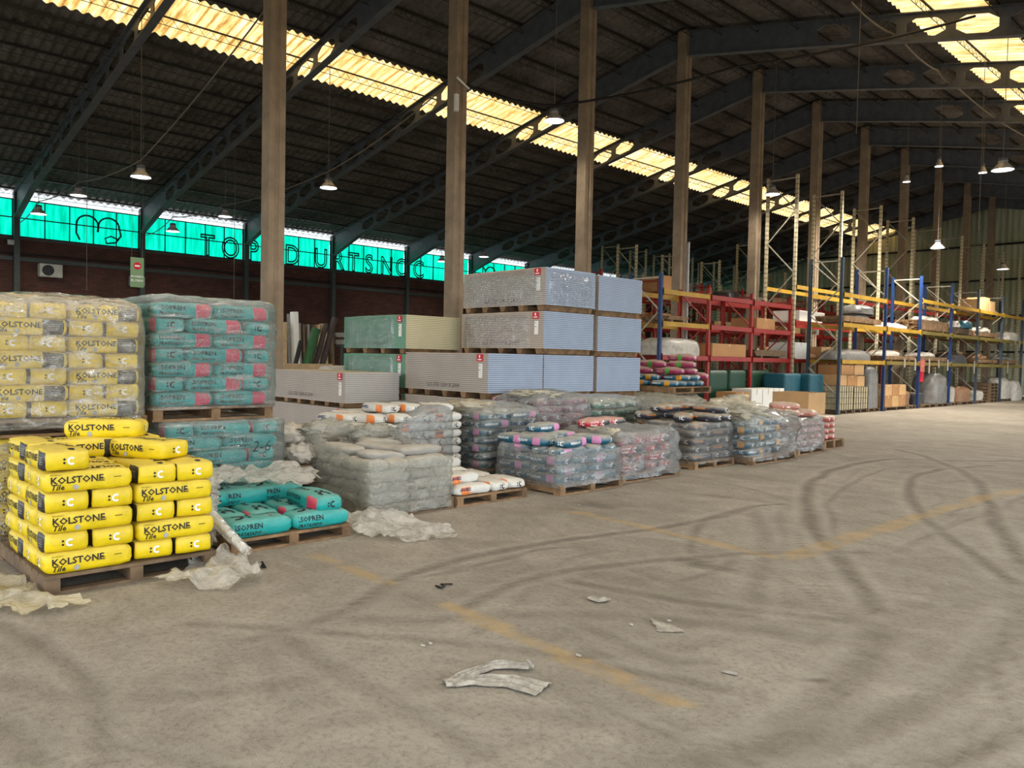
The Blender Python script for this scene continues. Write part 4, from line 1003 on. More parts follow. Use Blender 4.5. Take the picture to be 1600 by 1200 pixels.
# ---- raised pallet with magenta and blue bags on a wrapped block
pallet(-9.1, -8.0, 11.3, 12.6, 0, 'pallet below the grey block under the magenta bags')
bm = B(); box(bm, -9.05, -8.05, 11.32, 12.58, .12, .5); o = tag(bevel(obj('wrapped_block', bm, M['b_white']), .03), 'pale wrapped block under the raised magenta bag pallet', 'wrapped load')
film(-9.1, -8.02, 11.3, 12.6, .12, .92, 'film_milky', 'milky film shell under the raised magenta bag pallet', 63, amp=.04)
pallet(-9.15, -8.0, 11.62, 12.85, .935, 'raised pallet carrying blue and magenta bags', h=.12)
Gm = 'bags on the raised pallet'
k_ = 0
for (x, y, z, rz, kd) in ((-8.85, 11.78, 1.057, 0, 'deepo'), (-8.28, 11.78, 1.057, 0, 'deepo'), (-8.3, 12.06, 1.057, 0, 'deepo'), (-8.3, 12.33, 1.057, 0, 'deepo'), (-8.3, 12.6, 1.057, 0, 'deepo'), (-8.7, 11.8, 1.16, 0, 'deepo'), (-8.25, 12.1, 1.16, 0, 'deepo'), (-8.25, 12.4, 1.16, 0, 'deepo'),
                          (-8.8, 12.1, 1.16, .1, 'mag'), (-8.9, 11.85, 1.27, 0, 'mag'), (-8.35, 12.0, 1.27, 0.05, 'mag'), (-8.3, 12.35, 1.27, 0, 'mag'), (-8.3, 12.7, 1.18, .1, 'mag'), (-8.7, 11.95, 1.39, .05, 'mag'), (-8.3, 12.3, 1.39, 0, 'mag'), (-8.35, 12.4, 1.51, 0, 'mag')):
    pos = ('left', 'middle', 'right')[0 if y < 11.95 else 1 if y < 12.35 else 2]; dep = 'rear' if x < -8.6 else 'near'
    lab = '%s bag on the raised pallet, %s level, %s %s' % ('deep teal amber-patched' if kd == 'deepo' else 'magenta', ORD[int((z-1.05)/.1)], dep, pos)
    if lab in USED: lab += ', the farther one'
    bag(kd, x, y, z, rz, lab, Gm)
# ---- low wrapped pile and blue bags behind the loose-wrapped pallet
pallet(-8.0, -7.0, 10.3, 11.2, 0, 'pallet under the grey wrapped pile behind the charcoal bags')
stack('pine', -7.1, 10.3, .12, 6, .11, 'grey rear pile', q=.45, nx=1, ph=0, group='bags in the grey wrapped rear pile')
film(-8.0, -7.02, 10.28, 11.25, .06, .9, 'film_milky', 'pale film around the pile behind the charcoal bags', 67, amp=.05, topbump=.03)
pallet(-8.1, -7.1, 12.2, 13.4, 0, 'pallet under the rear deep teal amber bags')
for l in range(8):
    for j in range(2 if l < 6 else 1): bag('deepo', -7.3, 12.5+.6*j+(0 if l < 6 else .1), .122+l*.102, PI/2, 'deep teal amber-patched bag, %s layer, %s, behind the heaped film' % (ORD[l], ('left', 'right')[j]), 'rear amber-patched bags')
# open cardboard box
def carton(name, x0, x1, y0, y1, z0, z1, label, mat='carton', openbox=False, group=None, rz=0):
    cx, cy = (x0+x1)/2, (y0+y1)/2; hx, hy, h = (x1-x0)/2, (y1-y0)/2, z1-z0
    root = empty(name, (cx, cy, z0), rz); bm = B()
    if openbox:
        t = .008
        for b_ in ((-hx, hx, -hy, hy, 0, t), (-hx, -hx+t, -hy, hy, t, h), (hx-t, hx, -hy, hy, t, h), (-hx+t, hx-t, -hy, -hy+t, t, h), (-hx+t, hx-t, hy-t, hy, t, h)): box(bm, *b_)
        obj('box_body', bm, M[mat], root)
    else:
        box(bm, -hx, hx, -hy, hy, 0, h); bevel(obj('box_body', bm, M[mat], root), .006)
        bm = B(); box(bm, -hx-.001, hx+.001, -.025, .025, h*.8, h+.0015); obj('tape', bm, M['tape'], root)
    return tag(root, label, 'box', group)
pallet(-7.98, -7.2, 15.1, 15.86, 0, 'pallet below the big open cardboard box'); bm = B(); box(bm, -7.96, -7.22, 15.12, 15.84, .121, .498); tag(obj('carton', bm, M['carton2']), 'closed cardboard block under the big open box', 'carton')
carton('open_box', -7.97, -7.2, 15.1, 15.85, .50, .93, 'large open cardboard box behind the last front pallets', 'carton2', True)
for i, (y, z) in enumerate(((13.75, .12), (13.75, .23), (13.75, .34), (13.78, .45), (13.8, .56))): bag('brown', -7.5, y, z, .1*i, 'pinkish bag end-on behind the coral ones, %s layer' % ORD[i], 'pinkish bags behind the coral pallet')
pallet(-7.9, -7.15, 13.5, 14.1, 0, 'small pallet behind the coral bags')

# ------------------------------------------------------------------ plasterboard bundles
def pb_mats(nm, side, end, top):
    return [simple(nm+'_edge_paper', side, .75, var=.06, scale=3), simple(nm+'_board_end', end, .7, var=.05, scale=2), simple(nm+'_face_paper', top, .75, var=.05, scale=2), simple(nm+'_gap', tuple(v*.45 for v in end[:3])+(1,), .9)]
PBM = {'std': pb_mats('grey_board', srgb(186, 172, 156), srgb(164, 178, 198), srgb(206, 186, 156)), 'grn': pb_mats('green_board', srgb(106, 164, 140), srgb(216, 206, 170), srgb(216, 200, 160)), 'low': pb_mats('pale_board', srgb(190, 176, 164), srgb(206, 202, 196), srgb(214, 196, 164))}
def bundle(xf, L, y0, W, z, h, mats, label, tagx=.16, stamp=True, supports=5, sup=.085, filmed=False, tagon=True):
    root = empty('plasterboard_bundle', (xf-L/2, y0+W/2, z)); hx, hy = L/2, W/2; n = int(h/.0285); t = h/n; bm = B()
    for i in range(n):
        dx, dy = rnd.uniform(-.003, .003), rnd.uniform(-.003, .003)
        a = i*t; b0 = len(bm.faces)
        x0, x1, ya, yb_ = -hx+dx, hx+dx, -hy+dy, hy+dy
        box(bm, x0, x1, ya, yb_, a, a+t-.008)
        bm.faces.ensure_lookup_table()
        for f in bm.faces[b0:]:
            f.normal_update(); nx_, ny_ = abs(f.normal.x), abs(f.normal.y); f.material_index = 1 if nx_ > .5 else 0 if ny_ > .5 else 2
    box(bm, -hx+.012, hx-.012, -hy+.012, hy-.012, 0, h-.012, 3)
    obj('board_pack', bm, mats, root)
    for i in range(supports):
        xx = -hx+.12+(L-.24)*i/(supports-1); bm = B(); b_ = .07
        vs_ = [bm.verts.new(p) for p in ((xx-b_, -hy+.01, 0), (xx+b_, -hy+.01, 0), (xx+b_*.6, -hy+.01, -sup), (xx-b_*.6, -hy+.01, -sup), (xx-b_, hy-.01, 0), (xx+b_, hy-.01, 0), (xx+b_*.6, hy-.01, -sup), (xx-b_*.6, hy-.01, -sup))]
        for f in ((3, 2, 1, 0), (4, 5, 6, 7), (0, 1, 5, 4), (1, 2, 6, 5), (2, 3, 7, 6), (3, 0, 4, 7)): bm.faces.new([vs_[q] for q in f])
        obj('bearer', bm, M['wood'], root)
    if tagon:
        bm = B(); a = hx-tagx; box(bm, a-.075, a+.055, -hy-.012, -hy-.006, h-.125, h-.02); tg = obj('red_tag', bm, M['red'], root)
        bm = B(); box(bm, a-.025, a+.0, -hy-.014, -hy-.012, h-.072, h-.034); box(bm, a-.05, a+.03, -hy-.014, -hy-.012, h-.105, h-.09); obj('emblem', bm, M['whiteink'], tg)
        bm = B(); box(bm, a-.03, a+.05, -hy-.011, -hy-.006, h-.36, h-.155); ws = obj('white_slip', bm, M['white'], root)
        bm = B()
        for q, (zz, ww) in enumerate(((h-.19, .03), (h-.25, .03))): box(bm, a-.02, a-.02+ww, -hy-.0125, -hy-.011, zz, zz+.008)
        obj('slip_print', bm, M['smalltext2'] if False else M['ink_soft'], ws)
    if stamp:
        V, F = text2d('12.5 STD 1200 X 2000', .085, .1, .0005); me = bpy.data.meshes.new('stamped_print'); me.from_pydata([(v.x-hx*.45, -hy-.0045, v.y+.06) for v in V], [], F); obj('stamped_print', me, M['ink_soft'], root)
    if filmed:
        o = film(-hx-.01, hx-.25 if filmed == 1 else hx+.01, -hy-.02, hy+.01, 0.0, h+.012, 'film_bundle', 'x', int(xf*7+z*9) % 97, amp=.006, res=.08); o.parent = root
        for kk in ('label', 'category', 'group'):
            if kk in o: del o[kk]
        o.name = 'film_wrap'
    return tag(root, label, 'plasterboard bundle', 'plasterboard bundles stacked on bearers')
M['film_bundle'] = film_mat('bundle_stretch_film', .05, srgb(215, 218, 215), streak=(9, 9, .8), gloss=.15, topmilk=.1, gl=.7)
P_ = .665; h_ = .575
XB = -8.32
for t_ in range(4):
    z = .235+.09+t_*P_-.0; zz = 2.90-h_-(3-t_)*P_
    wn = ('bottom', 'second', 'third', 'top')[t_]
    bundle(XB-.02*(t_ == 2), 1.92, 8.68, 1.16, zz, h_, PBM['std'], 'grey plasterboard bundle, %s tier, middle column behind the bag stacks' % wn, filmed=(2 if t_ == 3 else 1 if t_ == 2 else 0), stamp=True)
    bundle(XB-.02, 1.92, 9.95, 1.16, zz-.012, h_, PBM['std'], 'grey plasterboard bundle, %s tier, right column behind the bag stacks' % wn, stamp=False)
    if t_ < 2: bundle(XB+.02, 1.95, 7.52, 1.12, zz, h_, PBM['std'], 'grey plasterboard bundle, %s tier, left column of the tall piles' % wn)
zb = 2.90-h_-3*P_-.085
for (y0, y1, nm) in ((8.68, 9.84, 'middle'), (9.95, 11.11, 'right'), (7.52, 8.64, 'left')):
    for xx in (-8.6, -9.3, -10.0):
        bm = B(); box(bm, xx-.05, xx+.05, y0+.05, y1-.05, 0, zb-.013); tag(obj('timber_bearer', bm, M['wood_old']), 'timber bearer on the floor under the %s plasterboard column, %s' % (nm, 'front' if xx > -9 else 'middle' if xx > -9.5 else 'back'), 'timber')
for t_ in range(3):
    zz = 2.185-.56-(2-t_)*.645
    bundle(-10.48, 1.86, 7.68, 1.14, zz, .555, PBM['grn'], 'green moisture board bundle, %s tier, behind the pale bundles' % ('bottom', 'middle', 'top')[t_], filmed=1, stamp=t_ == 2, supports=4)
bm = B(); box(bm, -12.3, -10.5, 7.75, 8.75, 0, 2.185-.56-2*.645-.086); tag(obj('timber_plinth', bm, M['wood_old']), 'low timber base under the green board bundles', 'timber')
for t_ in range(2):
    bundle(-10.42, 2.42, 6.52, 1.0, 1.235-.475-(1-t_)*.55, .475, PBM['low'], 'long pale plasterboard bundle, %s of two, left of the tall piles' % ('lower', 'upper')[t_], supports=6, sup=.07, tagx=.14)
bm = B(); box(bm, -12.7, -10.6, 6.6, 7.45, 0, 1.235-.475-.55-.072); tag(obj('timber_plinth', bm, M['wood_old']), 'low timber base under the long pale bundles', 'timber')

M['paper_strip'] = simple('dirty_white_paper', srgb(178, 171, 158), .8, var=.25, scale=22)
# ------------------------------------------------------------------ pallet racks
# ------------------------------------------------------------------ loads
GM = {'grey': simple('grey_wrap', srgb(128, 126, 122), .45, var=.15, bump=.4, bscale=14), 'pale': simple('pale_wrap', srgb(196, 190, 178), .45, var=.15, bump=.4, bscale=14), 'dark': simple('dark_wrap', srgb(70, 70, 72), .4, var=.15, bump=.4, bscale=14),
      'teal': simple('blue_teal_crate', srgb(22, 84, 100), .5, var=.12), 'brown': simple('brown_wrap', srgb(150, 112, 82), .5, var=.15, bump=.3, bscale=14), 'dkgreen': simple('dark_green_bin', srgb(16, 62, 40), .5)}
def lump_mesh(w_, d_, h, seed, amp=.03, n=8):
    bm = bmesh.new(); NX, NY, NZ = 10, 12, 8; vid = {}
    def pt(i, j, k):
        if (i, j, k) in vid: return vid[(i, j, k)]
        u, v, z = -1+2*i/NX, -1+2*j/NY, k/NZ
        r = (abs(u)**n+abs(v)**n+abs(z)**n)**(1/n); r = max(r, 1e-3, max(abs(u), abs(v), z))
        p = Vector((u/r*w_/2, v/r*d_/2, z/r*h)); p += noise.noise_vector((p.x*4+seed, p.y*4, p.z*5))*amp*(1 if k else .3); p.z = max(0, p.z)
        vid[(i, j, k)] = bm.verts.new(p); return vid[(i, j, k)]
    def q(*t): f = bm.faces.new([pt(*a) for a in t]); f.smooth = True
    for i in range(NX):
        for k in range(NZ): q((i, 0, k), (i+1, 0, k), (i+1, 0, k+1), (i, 0, k+1)); q((i, NY, k), (i, NY, k+1), (i+1, NY, k+1), (i+1, NY, k))
        for j in range(NY): q((i, j, NZ), (i+1, j, NZ), (i+1, j+1, NZ), (i, j+1, NZ))
    for j in range(NY):
        for k in range(NZ): q((0, j, k), (0, j, k+1), (0, j+1, k+1), (0, j+1, k)); q((NX, j, k), (NX, j+1, k), (NX, j+1, k+1), (NX, j, k+1))
    me = bpy.data.meshes.new('load'); bm.to_mesh(me); bm.free(); return me
def load(x, y, z, w_, d_, h, mat, label, name='wrapped_load', cat='wrapped load', amp=.03, n=8, group=None):
    me = lump_mesh(w_, d_, h, rnd.random()*50, amp, n); o = obj(name, me, GM.get(mat) or M[mat]); o.location = (x, y, z)
    if label in USED: raise Exception(label)
    USED[label] = 1; return tag(o, label, cat, group)
def lumber(x, y, z, w_, L, h, label, mat='wood', name='timber_bundle'):
    bm = B(); nx = max(2, int(w_/.1)); nz = max(1, int(h/.045))
    for k in range(nz):
        for i in range(nx):
            dy = rnd.uniform(-.06, .06); a = -w_/2+w_*i/nx; box(bm, a+.004, a+w_/nx-.004, -L/2+dy, L/2+dy, k*h/nz, (k+1)*h/nz-.004)
    for yy in (-L*.3, L*.3): box(bm, -w_/2, w_/2, yy-.04, yy+.04, -.06, -.001)
    o = obj(name, bm, M[mat]); o.location = (x, y, z+.06); USED[label] = 1; return tag(o, label, 'timber')
r2 = random.Random(21)
def fill(xf, xb, ys, levels, rackname, bays, dens=.8):
    cx = (xf+xb)/2
    for b in bays:
        y0, y1 = ys[b]+.12, ys[b+1]-.12
        for li, z in enumerate(levels):
            y = y0+r2.uniform(0, .3); c = 0
            while y < y1-.7:
                wd = r2.choice((.75, .95, 1.2, 1.9)); wd = min(wd, y1-y)
                if r2.random() < dens:
                    zz = 0.0 if z is None else z+.062; t = r2.random(); ws = '%s item, %s bay, %s, %s' % (NTH[c], NTH[b], 'floor level' if z is None else ('first', 'second', 'third')[li-(1 if levels[0] is None else 0)]+' level', rackname)
                    d_ = (xf-xb)-.15; yc = y+wd/2
                    if t < .25: lumber(cx, yc, zz, d_, wd-.08, r2.choice((.1, .18, .25)), 'board pile, '+ws, r2.choice(('wood', 'wood_old')))
                    elif t < .6:
                        m = r2.choice(('grey', 'pale', 'pale', 'brown', 'dark')); load(cx, yc, zz, d_, wd-.1, r2.uniform(.15, .45 if z is not None else .9), m, '%s wrapped load, ' % m+ws, n=r2.choice((3, 6, 8)), amp=.04)
                    else:
                        hh = r2.uniform(.3, .55); carton('carton', cx-d_/2, cx+d_/2, yc-wd/2+.06, yc+wd/2-.06, zz+.002, zz+hh, 'carton, '+ws, r2.choice(('carton', 'carton2', 'white')), group='cartons on the racks')
                y += wd+.08; c += 1
def rack(xf, xb, ys, zt, mats, beams, label, deck=None):
    root = empty('pallet_rack', ((xf+xb)/2, ys[0], 0)); ox, oy = (xf+xb)/2, ys[0]
    for i, y in enumerate(ys):
        m = mats[i] if isinstance(mats, (list, tuple)) else mats; z1 = zt[i] if isinstance(zt, (list, tuple)) else zt
        bm = B()
        for x in (xf-.04, xb+.04):
            s_ = 1 if x < ox else -1
            box(bm, x-ox-.04, x-ox+.04, y-oy-.045, y-oy-.038, .012, z1); box(bm, x-ox-.04, x-ox+.04, y-oy+.038, y-oy+.045, .012, z1)
            box(bm, x-ox-.04*s_-.004, x-ox-.04*s_+.004, y-oy-.045, y-oy+.045, .012, z1)
            box(bm, x-ox-.07, x-ox+.07, y-oy-.07, y-oy+.07, 0, .012)
        fr = obj('upright_frame', bm, M[m], root)
        bm = B(); z = z1-.12; hx = (xf-xb)/2-.06; box(bm, -hx, hx, y-oy-.015, y-oy+.015, z, z+.04); side = 1
        st = 1.15 if z1 > 5 else .95
        while z > st*.8:
            bar(bm, (-hx*side, y-oy, z), (hx*side, y-oy, z-st*.85), .03, .03); z -= st*.85; side = -side
        box(bm, -hx, hx, y-oy-.015, y-oy+.015, z-.04, z)
        obj('brace', bm, M['rack_blue' if m in ('rack_slate',) else 'brace' if m != 'rack_red' else 'rack_red'] if m != 'rack_slate' else M['brace'], fr)
    for (z, bays, m) in beams:
        for b in bays:
            if b >= len(ys)-1: continue
            for x in (xf, xb):
                bm = B(); y0, y1 = ys[b]-oy+.047, ys[b+1]-oy-.047
                box(bm, x-ox-.025, x-ox+.025, y0, y1, z-.06, z+.06)
                for yy in (y0, y1-.008): box(bm, x-ox-.035, x-ox+.035, yy, yy+.008, z-.1, z+.1)
                o = obj('beam', bm, M[m], root)
    return tag(root, label, 'rack', None)
ys1 = [23.6, 27.0, 30.15, 33.45, 36.7, 40.2, 43.5]
rack(-10.3, -11.35, ys1, 4.73, ['rack_slate', 'rack_blue', 'rack_blue', 'rack_blue', 'rack_slate', 'rack_slate', 'rack_slate'],
     [(1.6, [0], 'rack_yellow'), (1.6, [1, 2, 3, 4, 5], 'rack_olive'), (2.72, [0, 1], 'rack_yellow'), (2.72, [2, 3, 4, 5], 'rack_olive'), (3.62, [0], 'rack_yellow'), (3.85, [2, 3, 4, 5], 'rack_yellow')],
     'blue pallet rack along the aisle with yellow and olive beams')
ys2 = [23.4, 26.6, 29.9, 33.1, 36.1, 39.0, 42.2, 45.4, 48.4]
rack(-11.7, -12.75, ys2, 7.38, 'rack_cream', [(1.6, [0, 1, 2, 3, 4], 'rack_red'), (2.8, [0, 1, 2, 3, 4, 5, 6], 'rack_red'), (3.9, [0, 1], 'rack_yellow'), (3.9, [2, 3, 4, 5, 6], 'rack_red')],
     'tall cream pallet rack standing behind the blue rack')
rack(-11.7, -12.7, [16.4, 18.6, 20.85, 23.2], [3.7, 3.5, 3.5, 3.5], ['rack_blue', 'rack_red', 'rack_red', 'rack_red'], [(1.6, [0, 1, 2], 'rack_red'), (2.45, [0], 'rack_yellow'), (2.45, [1, 2], 'rack_red'), (3.25, [0], 'rack_yellow'), (3.25, [1, 2], 'rack_red')], 'low red rack with yellow end beams just behind the magenta bags')
fill(-11.7, -12.7, [16.4, 18.6, 20.85, 23.2], [1.6, 2.45], 'low red rack', range(0, 3), .85)
ysA = [22.3, 25.4, 28.5, 31.6, 34.7, 37.8, 40.9, 44.0]
rack(-16.0, -17.05, ysA, 4.35, 'rack_red', [(1.64, range(7), 'rack_red'), (2.75, range(7), 'rack_red'), (3.85, range(7), 'rack_red')],
     'red pallet rack behind the ridge columns')
ysB = [20.9, 24.0, 27.1, 30.2, 33.3, 36.4, 39.5]
rack(-17.4, -18.45, ysB, [4.6]*7, 'rack_red', [(1.7, range(6), 'rack_red'), (2.8, range(6), 'rack_red'), (4.0, range(1, 6), 'rack_red'), (4.0, [0], 'rack_yellow')], 'second red pallet rack, back to back behind the first')
ysC = [26.5, 29.7, 32.9, 36.1, 39.3, 42.5]
rack(-20.2, -21.25, ysC, [6.3, 6.3, 6.3, 7.5, 6.3, 6.3], 'rack_cream', [(1.7, range(5), 'rack_red'), (2.9, range(5), 'rack_red'), (4.1, range(5), 'rack_red')], 'cream pallet rack in the third row from the aisle')
ysD = [31.3, 33.6, 35.7, 37.9, 40.1, 42.3, 44.5]
rack(-25.0, -26.1, ysD, 7.3, 'rack_cream', [(2.0, range(6), 'rack_red'), (3.4, range(6), 'rack_red')], 'farthest cream pallet rack near the left wall')
ysE = [30.2, 32.6, 34.8, 37.0, 39.2, 41.4]
rack(-22.6, -23.6, ysE, 5.6, 'rack_cream', [(1.8, range(5), 'rack_yellow'), (3.0, range(5), 'rack_red')], 'shorter cream pallet rack before the farthest one')

RK = 'bottom of the blue rack'
G4 = 'goods on the floor of the blue rack'
# slatted crates with wire
def crate(x, y0, y1, h, label):
    root = empty('wire_crate', (x, (y0+y1)/2, .12)); hy = (y1-y0)/2; hx = .48; bm = B(); n = int((y1-y0)/.12)
    for i in range(n):
        a = -hy+2*hy*i/n
        box(bm, hx-.02, hx, a+.008, a+2*hy/n-.008, 0, h); box(bm, -hx, -hx+.02, a+.008, a+2*hy/n-.008, 0, h)
    for i in range(8):
        a = -hx+2*hx*i/8; box(bm, a+.008, a+2*hx/8-.008, -hy, -hy+.02, 0, h); box(bm, a+.008, a+2*hx/8-.008, hy-.02, hy, 0, h)
    box(bm, -hx+.02, hx-.02, -hy+.02, hy-.02, 0, h-.02); obj('slats', bm, M['white'] if False else simple('cream_slats', srgb(206, 192, 156), .7), root)
    bm = B()
    for i in range(7): yy = -hy+2*hy*i/6; bar(bm, (hx+.012, yy, 0), (hx+.012, yy, h), .012)
    for k in range(5): zz = h*k/4+.006; bar(bm, (hx+.02, -hy, zz), (hx+.02, hy, zz), .012); bar(bm, (-hx, -hy-.012, zz), (hx, -hy-.012, zz), .012)
    obj('wire_cage', bm, M['black'], root); return tag(root, label, 'crate', 'slatted crates in the blue rack')
def pal(x, y, w_, d_, lab, z=0, h=.12): return pallet(x-w_/2, x+w_/2, y-d_/2, y+d_/2, z, lab, h, True, 'pallets in the racks')
crate(-10.85, 23.75, 24.75, .74, 'cream slatted wire crate, leftmost at the foot of the blue rack'); pal(-10.85, 24.25, 1.0, 1.0, 'pallet under the leftmost slatted crate')
crate(-10.85, 24.8, 25.85, .70, 'cream slatted wire crate, second at the foot of the blue rack'); pal(-10.85, 25.33, 1.0, 1.04, 'pallet under the second slatted crate')
load(-10.85, 26.4, .125, .95, .8, 1.62-.28, 'grey', 'tall grey wrapped load beside the slatted crates', group=G4) ; pal(-10.85, 26.4, 1.0, .95, 'pallet under the tall grey wrapped load')
for i, (y, z, hh, dd) in enumerate(((24.15, .865, .33, .6), (24.85, .825, .36, .7), (25.5, .825, .34, .55), (24.5, 1.2, .3, .9), (25.35, 1.19, .32, .7))):
    carton('carton', -11.2, -10.45, y-dd/2, y+dd/2, z+.002, z+hh, 'brown carton piled on the slatted crates, %s' % ('left', 'middle', 'right', 'upper left', 'upper right')[i], 'carton' if i % 2 else 'carton2', group='cartons on the slatted crates')
pal(-10.8, 28.15, 1.0, 1.9, 'pallet with brown cartons in the second bay of the blue rack')
for i in range(3):
    for k in range(2):
        carton('carton', -11.2, -10.35, 27.25+.62*i, 27.83+.62*i, .122+k*.375, .49+k*.375, 'brown carton in second blue rack bay, %s row, %s' % (('lower', 'upper')[k], ('left', 'middle', 'right')[i]), 'carton2' if (i+k) % 2 else 'carton', group='cartons in the second bay')
pal(-10.8, 29.6, 1.0, .75, 'pallet with a brown bale near the second blue upright'); load(-10.9, 29.6, .125, .8, .7, .5, 'brown', 'low brown bale left of the grey drum-like load')
pal(-10.8, 31.2, 1.1, 1.3, 'pallet with dark goods left of the big grey load'); load(-10.9, 31.0, .125, .8, .9, .42, 'dark', 'dark low bale beside the big grey rounded load')
pal(-10.8, 32.6, 1.1, 1.3, 'pallet under the big grey rounded load'); load(-10.75, 32.55, .125, 1.0, 1.45, 1.15, 'grey', 'big grey rounded load in the third rack bay', n=4, amp=.06)
load(-10.8, 34.1, .125, .8, .8, .62, 'pale', 'small pale wrapped load after the big grey one'); pal(-10.8, 34.1, 1.0, .9, 'pallet under the small pale wrapped load')
load(-10.8, 35.65, .125, .9, 1.5, .6, 'brown', 'brown round-cornered load in the fourth rack bay', n=5); pal(-10.8, 35.65, 1.0, 1.5, 'pallet under the brown round-cornered load')
load(-10.8, 37.6, .125, .8, 1.1, .4, 'pale', 'low pale load in the fifth rack bay'); pal(-10.8, 37.6, 1.0, 1.2, 'pallet under the low pale load')
for k in range(6): pal(-10.8, 39.3, 1.0, 1.1, 'empty pallet, %s of the stack in the fifth rack bay' % ORD[k], z=k*.141, h=.14)
load(-10.75, 41.3, .125, .95, 1.5, .95, 'pale', 'white bulging load near the far end of the rack', n=4, amp=.05); pal(-10.8, 41.3, 1.0, 1.3, 'pallet under the white bulging load')
load(-10.75, 43.1, .0, 1.0, 1.4, .95, 'pale', 'last pale wrapped heap at the right picture edge', n=4, amp=.08)
# red fire cabinet on the blue upright, red and white tape
bm = B(); box(bm, -.08, .08, -.15, .15, 0, .45); o = bevel(obj('fire_cabinet', bm, M['red']), .01); o.location = (-10.34, 30.348, .95); tag(o, 'red fire cabinet on the third blue rack upright', 'fire cabinet')
bm = B(); box(bm, -.05, .05, -.06, .06, 0, .42); o = obj('warning_wrap', bm, simple('red_white_wrap', srgb(214, 120, 116), .5, var=.3, scale=30)); o.location = (-10.29, 30.15, 1.32); o.location.x = -10.20; tag(o, 'red and white warning cover on the third blue upright', 'warning cover')
# levels of the blue rack
L1, L2, L3 = 1.662, 2.782, 3.912
load(-10.85, 25.2, L1, .95, 2.6, .34, 'grey', 'long grey wrapped flat load on the first level, first bay of the blue rack', n=3)
lumber(-10.82, 28.55, L1, .9, 2.7, .12, 'light boards on the first level, second bay of the blue rack'); load(-10.9, 28.4, L1+.185, .7, 1.8, .2, 'pale', 'pale sheets over the boards, first level, second bay', n=3)
lumber(-10.82, 31.8, L1, .9, 2.9, .14, 'light boards with white straps on the first level, third bay')
load(-10.82, 34.9, L1, .95, 2.4, .42, 'dark', 'black covered load on the first level, fourth bay of the blue rack', n=3); lumber(-10.82, 38.4, L1, .9, 2.8, .14, 'light boards on the first level, fifth bay of the blue rack'); lumber(-10.82, 41.8, L1, .9, 2.8, .16, 'boards on the first level, last bay of the blue rack')
lumber(-10.82, 25.3, L2, .9, 2.9, .16, 'long pale planks on the second level, first bay'); load(-10.9, 25.9, L2+.23, .7, 1.3, .12, 'pale', 'pale folded sheets on the planks, second level', n=3)
lumber(-10.82, 31.8, L2, .9, 3.0, .36, 'thick stack of boards on the second level, third bay'); lumber(-10.82, 34.9, L2, .9, 2.6, .22, 'dark aged boards on the second level, fourth bay', 'wood_old')
o = load(-10.4, 35.3, L2+.29, .35, 1.1, .3, 'teal', 'teal rolled sheet hanging over the boards, fourth bay', n=3, amp=.05)
load(-10.5, 34.2, L2+.29, .4, .5, .28, 'pale', 'crumpled white film on the boards left of the teal roll', n=3, amp=.1); load(-10.5, 36.3, L2, .4, .4, .3, 'brown', 'brown crumpled bundle right of the teal roll', n=3, amp=.08)
lumber(-10.82, 38.4, L2, .9, 3.0, .18, 'yellowish boards on the second level, fifth bay'); load(-10.6, 41.9, L2, .7, 2.2, .4, 'pale', 'white hanging wraps on the second level, last bay', n=3, amp=.1)
for k in range(3): carton('carton', -11.2, -10.5, 37.3+.8*k, 38.05+.8*k, L3+.01, L3+.5+.12*(k == 1), 'orange-brown carton on the top level, fifth bay, %s' % NTH[k], 'carton2', group='cartons on the top level')
for i, (y, L_, h_, m_) in enumerate(((28.6, 2.2, .2, 'pale'), (26.0, 1.4, .3, 'grey'))):
    load(-10.85, y, L2+(.0 if i == 0 else .37), .8, L_, h_, m_, '%s folded covers on the second level of the blue rack, %s' % (m_, ('second bay', 'first bay')[i]), n=3, amp=.05)
for i, (y, z) in enumerate(((31.6, L1+.21), (38.0, L1+.21), (42.0, L1+.24), (38.4, L2+.25), (32.0, L2+.43))):
    load(-10.8, y, z, .8, 1.6, .16+.05*(i % 2), ('pale', 'brown', 'grey', 'pale', 'pale')[i], 'crumpled cover over the boards of the blue rack, %s from the list of boards' % NTH[i] if False else 'crumpled cover lying on the blue rack boards, %s' % ('first level third bay', 'first level fifth bay', 'first level last bay', 'second level fifth bay', 'second level third bay')[i], n=3, amp=.07)
pal(-10.82, 30.0-1.2, 1.0, 1.6, 'empty pallet on the third level boards of the blue rack', z=3.915) if False else None
# straps hanging from the boards
for i, (y, z) in enumerate(((28.6, L1), (29.6, L1), (31.0, L1), (32.0, L1), (33.0, L1), (36.2, L1), (42.0, L2), (42.8, L2), (41.0, L1))):
    bm = B(); box(bm, -.008, .008, -.05, .05, -.2-.1*(i % 3), .12); o = obj('white_strap', bm, M['paper_strip']); o.location = (-10.335, y, z-.0); o.location.x = -10.255; tag(o, 'white plastic strip hanging off the boards on the blue rack, %s from the left' % NTH[i], 'strap', 'white strips hanging off the rack boards')
# other racks: generic goods
fill(-11.7, -12.75, ys2, [None, 1.6, 2.8], 'cream rack', range(0, 6), .85)
fill(-16.0, -17.05, ysA, [1.64, 2.75, 3.85], 'first red rack', range(0, 4), .7)
fill(-17.4, -18.45, ysB, [None, 1.7, 2.8], 'second red rack', range(0, 3), .5)
